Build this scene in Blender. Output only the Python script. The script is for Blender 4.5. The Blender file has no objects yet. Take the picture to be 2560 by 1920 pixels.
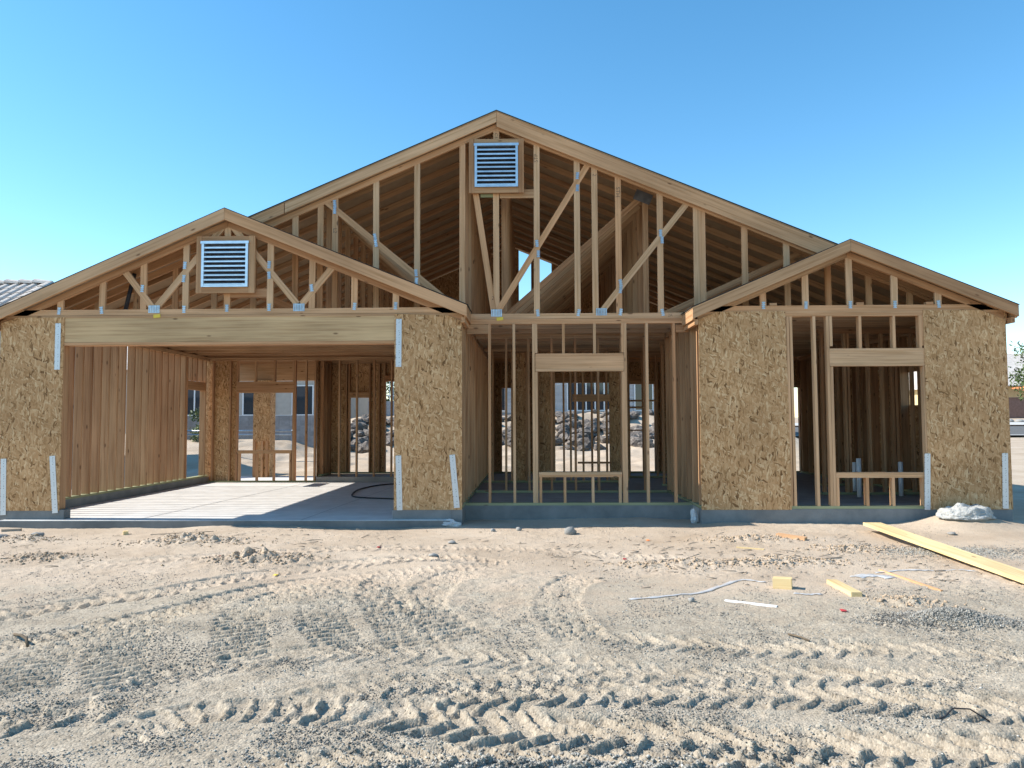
import bpy, bmesh, math, random
import numpy as np
from mathutils import Vector, Matrix, noise as mnoise

random.seed(7)
rng = np.random.default_rng(11)
scene = bpy.context.scene
COL = scene.collection

# ------------------------------------------------------------------ camera, sky, sun, exposure
EYE = 1.42
cam_data = bpy.data.cameras.new("camera")
cam_data.sensor_width = 36.0
cam_data.lens = 36.0 * 1850.0 / 2560.0
cam_data.clip_end = 3000
cam = bpy.data.objects.new("camera", cam_data)
COL.objects.link(cam)
pitch, yaw, roll = math.radians(3.09), math.radians(1.3), math.radians(-0.22)
fwd = Vector((-math.sin(yaw) * math.cos(pitch), math.cos(yaw) * math.cos(pitch), math.sin(pitch)))
rgt = Vector((math.cos(yaw), math.sin(yaw), 0))
upv = rgt.cross(fwd)
r2 = rgt * math.cos(roll) + upv * math.sin(roll)
u2 = upv * math.cos(roll) - rgt * math.sin(roll)
cam.matrix_world = Matrix(((r2.x, u2.x, -fwd.x, 0), (r2.y, u2.y, -fwd.y, 0), (r2.z, u2.z, -fwd.z, EYE), (0, 0, 0, 1)))
scene.camera = cam

SUN_EL = math.radians(38.0)
SUN_AZ = math.radians(2.5)                       # a touch behind the facade plane, shining from the left
light_dir = Vector((math.cos(SUN_EL) * math.cos(SUN_AZ), -math.cos(SUN_EL) * math.sin(SUN_AZ), -math.sin(SUN_EL)))
world = bpy.data.worlds.new("World")
scene.world = world
world.use_nodes = True
wn = world.node_tree.nodes
wl = world.node_tree.links
bg = wn["Background"]
sky = wn.new("ShaderNodeTexSky")
sky.sky_type = 'NISHITA'
sky.sun_disc = False
sky.sun_elevation = SUN_EL
sky.sun_rotation = math.radians(-92.0)
sky.altitude = 350
sky.air_density = 1.0
sky.dust_density = 0.1
sky.ozone_density = 1.0
hs = wn.new("ShaderNodeHueSaturation")
hs.inputs["Hue"].default_value = 0.490
hs.inputs["Saturation"].default_value = 1.30
wl.new(sky.outputs[0], hs.inputs["Color"])
wl.new(hs.outputs[0], bg.inputs[0])
bg.inputs[1].default_value = 0.15
sun_data = bpy.data.lights.new("sun", 'SUN')
sun_data.energy = 4.9
sun_data.angle = math.radians(0.5)
sun_data.color = (1.0, 0.94, 0.85)
sun = bpy.data.objects.new("sun", sun_data)
COL.objects.link(sun)
sun.location = (-30, 20, 40)
sun.rotation_euler = light_dir.to_track_quat('-Z', 'Y').to_euler()
scene.view_settings.view_transform = 'Standard'
scene.view_settings.look = 'None'
scene.view_settings.gamma = 1
scene.view_settings.exposure = 0.8
scene.render.engine = 'CYCLES'
scene.cycles.max_bounces = 8
scene.cycles.diffuse_bounces = 4
scene.cycles.use_denoising = True

# ------------------------------------------------------------------ materials
MATS = {}


def new_mat(name, rough=0.8, metal=0.0, spec=0.3):
    m = bpy.data.materials.new(name)
    m.use_nodes = True
    nt = m.node_tree
    b = nt.nodes["Principled BSDF"]
    b.inputs["Roughness"].default_value = rough
    b.inputs["Metallic"].default_value = metal
    b.inputs["Specular IOR Level"].default_value = spec
    MATS[name] = m
    return m, nt, b


def nd(nt, kind, **kw):
    n = nt.nodes.new(kind)
    for k, v in kw.items():
        if k.startswith("i_"):
            n.inputs[k[2:].replace("_", " ")].default_value = v
        else:
            setattr(n, k, v)
    return n


def ramp(nt, stops, interp='LINEAR'):
    r = nt.nodes.new("ShaderNodeValToRGB")
    r.color_ramp.interpolation = interp
    els = r.color_ramp.elements
    while len(els) < len(stops):
        els.new(0.5)
    for e, (p, c) in zip(els, stops):
        e.position = p
        e.color = (c[0], c[1], c[2], 1)
    return r


def mixc(nt, fac, a, b, mode='MIX'):
    m = nt.nodes.new("ShaderNodeMix")
    m.data_type = 'RGBA'
    m.blend_type = mode
    for sock, val in ((0, fac), (6, a), (7, b)):
        if hasattr(val, "is_linked") or hasattr(val, "links"):
            nt.links.new(val, m.inputs[sock])
        elif sock == 0:
            m.inputs[0].default_value = val
        else:
            m.inputs[sock].default_value = (val[0], val[1], val[2], 1)
    return m.outputs[2]


def math_n(nt, op, a, b=0.0):
    m = nt.nodes.new("ShaderNodeMath")
    m.operation = op
    for i, v in enumerate((a, b)):
        if hasattr(v, "links"):
            nt.links.new(v, m.inputs[i])
        else:
            m.inputs[i].default_value = v
    return m.outputs[0]


def bump(nt, b, h, strength=0.4, dist=0.01):
    n = nt.nodes.new("ShaderNodeBump")
    n.inputs["Strength"].default_value = strength
    n.inputs["Distance"].default_value = dist
    nt.links.new(h, n.inputs["Height"])
    nt.links.new(n.outputs[0], b.inputs["Normal"])


def rand_coords(nt, scale):
    tc = nd(nt, "ShaderNodeTexCoord")
    oi = nd(nt, "ShaderNodeObjectInfo")
    off = math_n(nt, 'MULTIPLY', oi.outputs["Random"], 53.0)
    ad = nd(nt, "ShaderNodeVectorMath", operation='ADD')
    nt.links.new(tc.outputs["Object"], ad.inputs[0])
    nt.links.new(off, ad.inputs[1])
    mp = nd(nt, "ShaderNodeMapping")
    mp.inputs["Scale"].default_value = scale
    nt.links.new(ad.outputs[0], mp.inputs[0])
    return mp.outputs[0], oi.outputs["Random"], ad.outputs[0]


def wood(name, pale, dark, red, redamt=0.5, knots=True):
    m, nt, b = new_mat(name, rough=0.75, spec=0.25)
    v, rnd, raw = rand_coords(nt, (0.9, 34, 34))
    n1 = nd(nt, "ShaderNodeTexNoise", i_Scale=1.0, i_Detail=5.0, i_Roughness=0.6)
    nt.links.new(v, n1.inputs["Vector"])
    grain = ramp(nt, [(0.32, dark), (0.52, pale), (0.75, [min(1, c * 1.12) for c in pale])])
    nt.links.new(n1.outputs[0], grain.inputs[0])
    redr = ramp(nt, [(0.25, (0, 0, 0)), (0.95, (1, 1, 1))])
    nt.links.new(rnd, redr.inputs[0])
    rf = math_n(nt, 'MULTIPLY', redr.outputs[0], redamt)
    c = mixc(nt, rf, grain.outputs[0], red, 'MULTIPLY')
    # broad tone drift along the piece
    mp2 = nd(nt, "ShaderNodeMapping")
    mp2.inputs["Scale"].default_value = (0.8, 3, 3)
    nt.links.new(raw, mp2.inputs[0])
    n2 = nd(nt, "ShaderNodeTexNoise", i_Scale=1.0, i_Detail=3.0)
    nt.links.new(mp2.outputs[0], n2.inputs["Vector"])
    tone = ramp(nt, [(0.3, (0.78, 0.75, 0.72)), (0.7, (1.08, 1.06, 1.04))])
    nt.links.new(n2.outputs[0], tone.inputs[0])
    c = mixc(nt, 1.0, c, tone.outputs[0], 'MULTIPLY')
    if knots:
        mp3 = nd(nt, "ShaderNodeMapping")
        mp3.inputs["Scale"].default_value = (2.6, 7.0, 7.0)
        nt.links.new(raw, mp3.inputs[0])
        vo = nd(nt, "ShaderNodeTexVoronoi", i_Scale=1.0)
        nt.links.new(mp3.outputs[0], vo.inputs["Vector"])
        kr = ramp(nt, [(0.06, (1, 1, 1)), (0.13, (0, 0, 0))])
        nt.links.new(vo.outputs["Distance"], kr.inputs[0])
        c = mixc(nt, math_n(nt, 'MULTIPLY', kr.outputs[0], 0.75), c, (0.10, 0.045, 0.02))
    nt.links.new(c, b.inputs["Base Color"])
    bump(nt, b, n1.outputs[0], 0.25, 0.004)
    return m


wood("lumber_pale", (0.62, 0.40, 0.235), (0.46, 0.275, 0.14), (0.94, 0.78, 0.66), 0.8)
wood("lumber_fir", (0.49, 0.30, 0.165), (0.34, 0.185, 0.09), (0.90, 0.76, 0.68), 0.8)
wood("lumber_beam", (0.60, 0.415, 0.23), (0.45, 0.285, 0.145), (0.95, 0.9, 0.85), 0.4)
wood("lumber_yellow", (0.70, 0.55, 0.30), (0.58, 0.43, 0.21), (1, 0.97, 0.95), 0.3)
wood("lumber_treated", (0.33, 0.34, 0.20), (0.22, 0.24, 0.13), (0.9, 0.9, 0.8), 0.4)
wood("lumber_grey", (0.36, 0.30, 0.24), (0.22, 0.18, 0.14), (0.9, 0.85, 0.8), 0.5)


def osb(name, tint=(1, 1, 1)):
    m, nt, b = new_mat(name, rough=0.78, spec=0.25)
    v, rnd, raw = rand_coords(nt, (1, 1, 1))
    wn_ = nd(nt, "ShaderNodeTexNoise", i_Scale=9.0, i_Detail=2.0)
    nt.links.new(raw, wn_.inputs["Vector"])
    sc = nd(nt, "ShaderNodeVectorMath", operation='SCALE')
    sc.inputs[3].default_value = 0.07
    nt.links.new(wn_.outputs["Color"], sc.inputs[0])
    wv = nd(nt, "ShaderNodeVectorMath", operation='ADD')
    nt.links.new(raw, wv.inputs[0])
    nt.links.new(sc.outputs[0], wv.inputs[1])
    vals = []
    for i, (ang, s) in enumerate(((1.2, (10.5, 10.5, 45)), (2.05, (11.5, 11.5, 48)), (0.45, (10.5, 10.5, 46)), (1.6, (14, 14, 58)))):
        mp = nd(nt, "ShaderNodeMapping")
        mp.vector_type = 'TEXTURE'
        mp.inputs["Location"].default_value = (3.7 * i, 1.3 * i, 5.1 * i)
        mp.inputs["Rotation"].default_value = (0.0, ang, 0.12)
        mp.inputs["Scale"].default_value = [1 / q for q in s]
        nt.links.new(wv.outputs[0], mp.inputs[0])
        vo = nd(nt, "ShaderNodeTexVoronoi", i_Scale=1.0)
        nt.links.new(mp.outputs[0], vo.inputs["Vector"])
        sp = nd(nt, "ShaderNodeSeparateColor")
        nt.links.new(vo.outputs["Color"], sp.inputs[0])
        vals.append((sp.outputs[0], sp.outputs[1]))
    cur = vals[0][0]
    for i in range(1, 4):
        pick = math_n(nt, 'GREATER_THAN', vals[i][1], 0.58)
        mx = nd(nt, "ShaderNodeMix")
        nt.links.new(pick, mx.inputs[0])
        nt.links.new(cur, mx.inputs[2])
        nt.links.new(vals[i][0], mx.inputs[3])
        cur = mx.outputs[0]
    t = tint
    cr = ramp(nt, [(0.0, (0.16 * t[0], 0.08 * t[1], 0.03 * t[2])), (0.10, (0.36 * t[0], 0.20 * t[1], 0.085 * t[2])),
                   (0.40, (0.48 * t[0], 0.275 * t[1], 0.128 * t[2])), (0.8, (0.56 * t[0], 0.345 * t[1], 0.175 * t[2])),
                   (1.0, (0.67 * t[0], 0.465 * t[1], 0.265 * t[2]))])
    nt.links.new(cur, cr.inputs[0])
    big = nd(nt, "ShaderNodeTexNoise", i_Scale=1.6, i_Detail=4.0)
    nt.links.new(raw, big.inputs["Vector"])
    tone = ramp(nt, [(0.3, (0.84, 0.82, 0.8)), (0.7, (1.08, 1.06, 1.05))])
    nt.links.new(big.outputs[0], tone.inputs[0])
    c = mixc(nt, 1.0, cr.outputs[0], tone.outputs[0], 'MULTIPLY')
    nt.links.new(c, b.inputs["Base Color"])
    bump(nt, b, cur, 0.35, 0.004)
    return m


osb("strand_board")



def noisy(name, c1, c2, scale=4.0, rough=0.85, bscale=60.0, bstr=0.3, bdist=0.01, metal=0.0, spec=0.25, detail=6.0, stretch=(1, 1, 1), c3=None):
    m, nt, b = new_mat(name, rough=rough, metal=metal, spec=spec)
    v, rnd, raw = rand_coords(nt, stretch)
    n1 = nd(nt, "ShaderNodeTexNoise", i_Scale=scale, i_Detail=detail, i_Roughness=0.62)
    nt.links.new(v, n1.inputs["Vector"])
    stops = [(0.33, c1), (0.68, c2)] if c3 is None else [(0.3, c1), (0.5, c2), (0.7, c3)]
    cr = ramp(nt, stops)
    nt.links.new(n1.outputs[0], cr.inputs[0])
    tone = ramp(nt, [(0, (0.86, 0.86, 0.86)), (1, (1.1, 1.1, 1.1))])
    nt.links.new(rnd, tone.inputs[0])
    c = mixc(nt, 1.0, cr.outputs[0], tone.outputs[0], 'MULTIPLY')
    nt.links.new(c, b.inputs["Base Color"])
    n2 = nd(nt, "ShaderNodeTexNoise", i_Scale=bscale, i_Detail=4.0)
    nt.links.new(v, n2.inputs["Vector"])
    bump(nt, b, n2.outputs[0], bstr, bdist)
    return m


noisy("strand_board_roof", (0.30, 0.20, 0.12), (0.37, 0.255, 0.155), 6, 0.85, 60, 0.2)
noisy("floor_dark", (0.27, 0.25, 0.23), (0.36, 0.335, 0.31), 3.0, 0.9, 80, 0.2)  # darker concrete tone than the garage floor
noisy("concrete", (0.54, 0.52, 0.49), (0.66, 0.64, 0.61), 3.0, 0.85, 80, 0.2)
noisy("concrete_stem", (0.15, 0.155, 0.155), (0.24, 0.24, 0.235), 2.5, 0.9, 50, 0.3)
noisy("concrete_lump", (0.34, 0.34, 0.325), (0.52, 0.515, 0.49), 14, 0.9, 45, 0.9, 0.02)
noisy("galvanised", (0.30, 0.37, 0.45), (0.50, 0.57, 0.64), 18, 0.38, 40, 0.05, metal=0.85, spec=0.5)
noisy("vent_metal", (0.52, 0.60, 0.68), (0.68, 0.75, 0.82), 10, 0.33, 40, 0.03, metal=0.8, spec=0.5)
noisy("clod", (0.36, 0.265, 0.18), (0.47, 0.365, 0.26), 9, 0.95, 50, 0.5)
noisy("rock_dark", (0.045, 0.038, 0.035), (0.14, 0.12, 0.105), 3.2, 0.9, 14, 0.6, 0.03, c3=(0.30, 0.265, 0.23))
noisy("stone_grey", (0.22, 0.21, 0.20), (0.38, 0.37, 0.34), 8, 0.9, 30, 0.4)
noisy("stucco_beige", (0.50, 0.44, 0.38), (0.56, 0.50, 0.44), 5, 0.95, 90, 0.25)
noisy("stucco_yellow", (0.60, 0.46, 0.24), (0.68, 0.53, 0.30), 4, 0.95, 90, 0.25)
noisy("stucco_grey", (0.30, 0.29, 0.29), (0.36, 0.35, 0.35), 5, 0.95, 90, 0.25)
noisy("siding_paint", (0.46, 0.45, 0.45), (0.52, 0.51, 0.51), 5, 0.7, 40, 0.1)
noisy("block_grey", (0.25, 0.245, 0.25), (0.33, 0.325, 0.33), 6, 0.95, 70, 0.4)
noisy("block_brown", (0.20, 0.115, 0.09), (0.27, 0.16, 0.13), 5, 0.95, 70, 0.4)
noisy("tile_clay", (0.42, 0.37, 0.33), (0.60, 0.55, 0.50), 5, 0.85, 40, 0.3)
noisy("white_paint", (0.72, 0.73, 0.74), (0.80, 0.80, 0.80), 5, 0.5, 40, 0.05)
noisy("asphalt", (0.10, 0.10, 0.10), (0.16, 0.155, 0.15), 12, 0.9, 80, 0.3)
noisy("pavement", (0.42, 0.41, 0.39), (0.50, 0.49, 0.47), 6, 0.9, 60, 0.2)
noisy("felt", (0.025, 0.025, 0.027), (0.05, 0.048, 0.05), 8, 0.9, 80, 0.2)
noisy("black_rubber", (0.015, 0.015, 0.016), (0.03, 0.03, 0.03), 8, 0.6, 40, 0.1)
noisy("steel_dark", (0.03, 0.03, 0.035), (0.07, 0.065, 0.07), 8, 0.6, 40, 0.1, metal=0.3)
noisy("plate_dark", (0.16, 0.16, 0.17), (0.24, 0.24, 0.25), 12, 0.6, 40, 0.1, metal=0.5)
noisy("pvc_white", (0.70, 0.72, 0.74), (0.80, 0.81, 0.82), 6, 0.45, 40, 0.05)
noisy("plastic_film", (0.60, 0.62, 0.64), (0.78, 0.79, 0.80), 12, 0.3, 30, 0.3, spec=0.5)
MATS["plastic_film"].node_tree.nodes["Principled BSDF"].inputs["Alpha"].default_value = 0.6
noisy("red_plastic", (0.30, 0.03, 0.04), (0.38, 0.05, 0.05), 6, 0.5)
noisy("orange_plastic", (0.75, 0.20, 0.06), (0.80, 0.25, 0.08), 6, 0.5)
noisy("yellow_plastic", (0.75, 0.52, 0.06), (0.80, 0.6, 0.1), 6, 0.5)
noisy("pencil", (0.045, 0.04, 0.04), (0.07, 0.06, 0.055), 6, 0.8)
noisy("bark", (0.10, 0.075, 0.05), (0.17, 0.13, 0.09), 10, 0.95, 40, 0.6)
noisy("pergola_red", (0.42, 0.16, 0.07), (0.50, 0.20, 0.09), 5, 0.8)
noisy("desert_soil", (0.40, 0.33, 0.255), (0.50, 0.425, 0.335), 2, 0.95)

m, nt, b = new_mat("window_glass", rough=0.06, spec=0.6)
b.inputs["Base Color"].default_value = (0.03, 0.04, 0.05, 1)

m, nt, b = new_mat("leaf", rough=0.6, spec=0.3)
oi = nd(nt, "ShaderNodeTexCoord")
ln = nd(nt, "ShaderNodeTexNoise", i_Scale=2.5, i_Detail=3.0)
nt.links.new(oi.outputs["Object"], ln.inputs["Vector"])
lr = ramp(nt, [(0.3, (0.05, 0.085, 0.02)), (0.7, (0.13, 0.17, 0.055))])
nt.links.new(ln.outputs[0], lr.inputs[0])
nt.links.new(lr.outputs[0], b.inputs["Base Color"])

# dirt: sandy and tan near the house, mixed with grey gravel fines towards the street
m, nt, b = new_mat("dirt", rough=0.95, spec=0.15)
tc = nd(nt, "ShaderNodeTexCoord")
P = tc.outputs["Object"]
att = nd(nt, "ShaderNodeAttribute", attribute_name="gravel")
nA = nd(nt, "ShaderNodeTexNoise", i_Scale=0.7, i_Detail=8.0, i_Roughness=0.65)
nt.links.new(P, nA.inputs["Vector"])
sand = ramp(nt, [(0.32, (0.375, 0.29, 0.21)), (0.5, (0.455, 0.365, 0.275)), (0.70, (0.52, 0.43, 0.335))])
nt.links.new(nA.outputs[0], sand.inputs[0])
nB = nd(nt, "ShaderNodeTexNoise", i_Scale=3.0, i_Detail=9.0, i_Roughness=0.7)
nt.links.new(P, nB.inputs["Vector"])
grav = ramp(nt, [(0.35, (0.30, 0.25, 0.188)), (0.55, (0.385, 0.327, 0.252)), (0.75, (0.43, 0.37, 0.29))])
nt.links.new(nB.outputs[0], grav.inputs[0])
gsum = math_n(nt, 'ADD', att.outputs["Fac"], math_n(nt, 'MULTIPLY', math_n(nt, 'SUBTRACT', nB.outputs[0], 0.5), 1.4))
gr2 = ramp(nt, [(0.30, (0, 0, 0)), (0.70, (1, 1, 1))])
nt.links.new(gsum, gr2.inputs[0])
c = mixc(nt, gr2.outputs[0], sand.outputs[0], grav.outputs[0])
vo = nd(nt, "ShaderNodeTexVoronoi", i_Scale=85.0)
nt.links.new(P, vo.inputs["Vector"])
sp = nd(nt, "ShaderNodeSeparateColor")
nt.links.new(vo.outputs["Color"], sp.inputs[0])
speck = ramp(nt, [(0.0, (0.55, 0.54, 0.52)), (0.25, (0.92, 0.91, 0.9)), (0.8, (1.03, 1.03, 1.02)), (1.0, (1.3, 1.3, 1.28))])
nt.links.new(sp.outputs[0], speck.inputs[0])
c = mixc(nt, math_n(nt, 'ADD', math_n(nt, 'MULTIPLY', gr2.outputs[0], 0.55), 0.22), c, mixc(nt, 1.0, c, speck.outputs[0], 'MULTIPLY'))
nt.links.new(c, b.inputs["Base Color"])
nC = nd(nt, "ShaderNodeTexNoise", i_Scale=55.0, i_Detail=6.0, i_Roughness=0.75)
nt.links.new(P, nC.inputs["Vector"])
hh = math_n(nt, 'ADD', nC.outputs[0], math_n(nt, 'MULTIPLY', vo.outputs["Distance"], -0.7))
bump(nt, b, hh, 0.55, 0.012)

m, nt, b = new_mat("gravel_stone", rough=0.9, spec=0.2)
att = nd(nt, "ShaderNodeAttribute", attribute_name="tone")
gr = ramp(nt, [(0.0, (0.10, 0.095, 0.085)), (0.3, (0.25, 0.235, 0.205)), (0.7, (0.40, 0.375, 0.325)), (1.0, (0.62, 0.59, 0.53))])
nt.links.new(att.outputs["Fac"], gr.inputs[0])
nt.links.new(gr.outputs[0], b.inputs["Base Color"])

# galvanised strap with its rows of punched nail holes
m, nt, b = new_mat("punched_strap", rough=0.45, metal=0.55, spec=0.5)
tc = nd(nt, "ShaderNodeTexCoord")
mp = nd(nt, "ShaderNodeMapping")
mp.inputs["Scale"].default_value = (22, 1, 42)
nt.links.new(tc.outputs["Object"], mp.inputs[0])
vo = nd(nt, "ShaderNodeTexVoronoi", i_Scale=1.0, i_Randomness=0.25)
nt.links.new(mp.outputs[0], vo.inputs["Vector"])
hr = ramp(nt, [(0.13, (0.16, 0.17, 0.18)), (0.22, (0.58, 0.61, 0.64))])
nt.links.new(vo.outputs["Distance"], hr.inputs[0])
nt.links.new(hr.outputs[0], b.inputs["Base Color"])

# ------------------------------------------------------------------ object helpers
WM = {}


def put(name, mesh, mat, M, parent=None):
    if mat is not None and not mesh.materials:
        mesh.materials.append(MATS[mat])
    o = bpy.data.objects.new(name, mesh)
    COL.objects.link(o)
    if parent is not None:
        o.parent = parent
        o.matrix_parent_inverse = WM[parent.name].inverted()
    o.matrix_basis = M
    WM[o.name] = M.copy()
    return o


def tag(o, label, cat, group=None, kind=None):
    if label:
        o["label"] = label
    if cat:
        o["category"] = cat
    if group:
        o["group"] = group
    if kind:
        o["kind"] = kind
    return o


def empty(name, loc, label, cat, group=None):
    o = bpy.data.objects.new(name, None)
    COL.objects.link(o)
    o.empty_display_size = 0.2
    o.location = loc
    WM[o.name] = Matrix.Translation(loc)
    return tag(o, label, cat, group)


def structure(o):
    o["kind"] = "structure"
    return o


BOX_F = [(0, 1, 3, 2), (4, 6, 7, 5), (0, 4, 5, 1), (2, 3, 7, 6), (0, 2, 6, 4), (1, 5, 7, 3)]
BOXES = {}


def box_mesh(sx, sy, sz, mat):
    key = (round(sx, 3), round(sy, 3), round(sz, 3), mat)
    if key not in BOXES:
        v = [(x * sx / 2, y * sy / 2, z * sz / 2) for x in (-1, 1) for y in (-1, 1) for z in (-1, 1)]
        me = bpy.data.meshes.new("board")
        me.from_pydata(v, [], BOX_F)
        me.materials.append(MATS[mat])
        BOXES[key] = me
    return BOXES[key]


def beam(name, p0, p1, width, thick, mat, parent, tdir=(0, 1, 0)):
    """straight board from p0 to p1; thick is measured along tdir, width across"""
    p0, p1 = Vector(p0), Vector(p1)
    d = p1 - p0
    L = d.length
    d.normalize()
    t = Vector(tdir)
    t = (t - d * t.dot(d)).normalized()
    w = d.cross(t)
    c = (p0 + p1) / 2
    M = Matrix(((d.x, t.x, w.x, c.x), (d.y, t.y, w.y, c.y), (d.z, t.z, w.z, c.z), (0, 0, 0, 1)))
    return put(name, box_mesh(L, thick, width, mat), mat, M, parent)


def box(name, lo, hi, mat, parent=None):
    c = [(a + b_) / 2 for a, b_ in zip(lo, hi)]
    return put(name, box_mesh(hi[0] - lo[0], hi[1] - lo[1], hi[2] - lo[2], mat), mat, Matrix.Translation(c), parent)


def prism(name, poly, y0, y1, mat, parent=None, ang=0.0):
    """polygon in the X-Z plane extruded from y0 to y1; ang = slope of the grain"""
    cx = sum(p[0] for p in poly) / len(poly)
    cz = sum(p[1] for p in poly) / len(poly)
    ca, sa = math.cos(ang), math.sin(ang)
    n = len(poly)
    loc = [((x - cx) * ca + (z - cz) * sa, -(x - cx) * sa + (z - cz) * ca) for x, z in poly]
    h = (y1 - y0) / 2
    v = [(a, -h, c_) for a, c_ in loc] + [(a, h, c_) for a, c_ in loc]
    area = sum(loc[i][0] * loc[(i + 1) % n][1] - loc[(i + 1) % n][0] * loc[i][1] for i in range(n))
    f = [list(range(n)), list(range(2 * n - 1, n - 1, -1))] + [[i, i + n, (i + 1) % n + n, (i + 1) % n] for i in range(n)]
    if area < 0:
        f = [q[::-1] for q in f]
    me = bpy.data.meshes.new(name)
    me.from_pydata(v, [], f)
    M = Matrix.Translation((cx, (y0 + y1) / 2, cz)) @ Matrix.Rotation(-ang, 4, 'Y')
    return put(name, me, mat, M, parent)


def mesh_obj(name, verts, faces, mat, parent=None, loc=(0, 0, 0), smooth=False):
    me = bpy.data.meshes.new(name)
    me.from_pydata([tuple(Vector(v) - Vector(loc)) for v in verts], [], faces)
    if smooth:
        for p in me.polygons:
            p.use_smooth = True
    return put(name, me, mat, Matrix.Translation(loc), parent)


def boxes_mesh(name, items, mat, parent=None, loc=(0, 0, 0)):
    v, f = [], []
    for lo, hi in items:
        b0 = len(v)
        v += [(x, y, z) for x in (lo[0], hi[0]) for y in (lo[1], hi[1]) for z in (lo[2], hi[2])]
        f += [tuple(b0 + i for i in q) for q in BOX_F]
    return mesh_obj(name, v, f, mat, parent, loc)


def tube(name, pts, r, mat, parent=None, sides=6, loc=None, flat=1.0):
    pts = [Vector(p) for p in pts]
    v, f = [], []
    for i, p in enumerate(pts):
        d = (pts[min(i + 1, len(pts) - 1)] - pts[max(i - 1, 0)]).normalized()
        a = d.cross(Vector((0, 0, 1)))
        if a.length < 1e-4:
            a = Vector((1, 0, 0))
        a.normalize()
        bb = a.cross(d)
        for k in range(sides):
            t = 2 * math.pi * k / sides
            v.append(p + a * r * math.cos(t) + bb * r * flat * math.sin(t))
    for i in range(len(pts) - 1):
        for k in range(sides):
            f.append((i * sides + k, i * sides + (k + 1) % sides, (i + 1) * sides + (k + 1) % sides, (i + 1) * sides + k))
    f.append(tuple(range(sides))[::-1])
    f.append(tuple((len(pts) - 1) * sides + k for k in range(sides)))
    return mesh_obj(name, v, f, mat, parent, loc if loc else tuple(pts[0]), True)


def lump_mesh(name, mat, seed, sub=2, rough=0.35, flat=0.75, facet=False):
    bm = bmesh.new()
    bmesh.ops.create_icosphere(bm, subdivisions=sub, radius=1.0)
    off = Vector((seed * 7.3, seed * 3.1, seed * 1.7))
    for vv in bm.verts:
        k = 1 + rough * mnoise.noise(vv.co * 1.1 + off) + rough * 0.5 * mnoise.noise(vv.co * 2.7 + off)
        vv.co *= k
        vv.co.z *= flat
    me = bpy.data.meshes.new(name)
    bm.to_mesh(me)
    bm.free()
    me.materials.append(MATS[mat])
    if not facet:
        for p in me.polygons:
            p.use_smooth = True
    return me


# ------------------------------------------------------------------ ground
def smooth(a, b_, x):
    t = np.clip((x - a) / (b_ - a), 0, 1)
    return t * t * (3 - 2 * t)


def vnoise(x, y, cell, seed):
    r = np.random.default_rng(seed)
    N = 512
    g = r.random((N, N)) * 2 - 1
    u, v = x / cell + 1000.3, y / cell + 1000.7
    i, j = np.floor(u).astype(int), np.floor(v).astype(int)
    fu, fv = u - i, v - j
    fu = fu * fu * fu * (fu * (fu * 6 - 15) + 10)
    fv = fv * fv * fv * (fv * (fv * 6 - 15) + 10)
    i0, i1, j0, j1 = i % N, (i + 1) % N, j % N, (j + 1) % N
    return (g[i0, j0] * (1 - fu) + g[i1, j0] * fu) * (1 - fv) + (g[i0, j1] * (1 - fu) + g[i1, j1] * fu) * fv


def terrain(x, y):
    """broad shape of the land: level pad, rising lots behind and across the street"""
    base = np.interp(y, [0, 12, 18, 27], [0, 0, 0.03, 0.3])
    mid = np.interp(y, [27, 28.2, 32.6, 34, 60], [0, 0.1, 1.45, 1.5, 1.8])
    left = np.interp(y, [21, 28, 32, 60], [0, 0.55, 0.7, 1.3])
    right = np.interp(y, [27, 40, 55, 62, 200], [0, 0.1, 0.8, 1.45, 2.6])
    wl_ = 1 - smooth(-9.6, -7.4, x)
    wr = smooth(9, 13, x)
    return base + left * wl_ + right * wr + mid * (1 - wl_) * (1 - wr)


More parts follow.
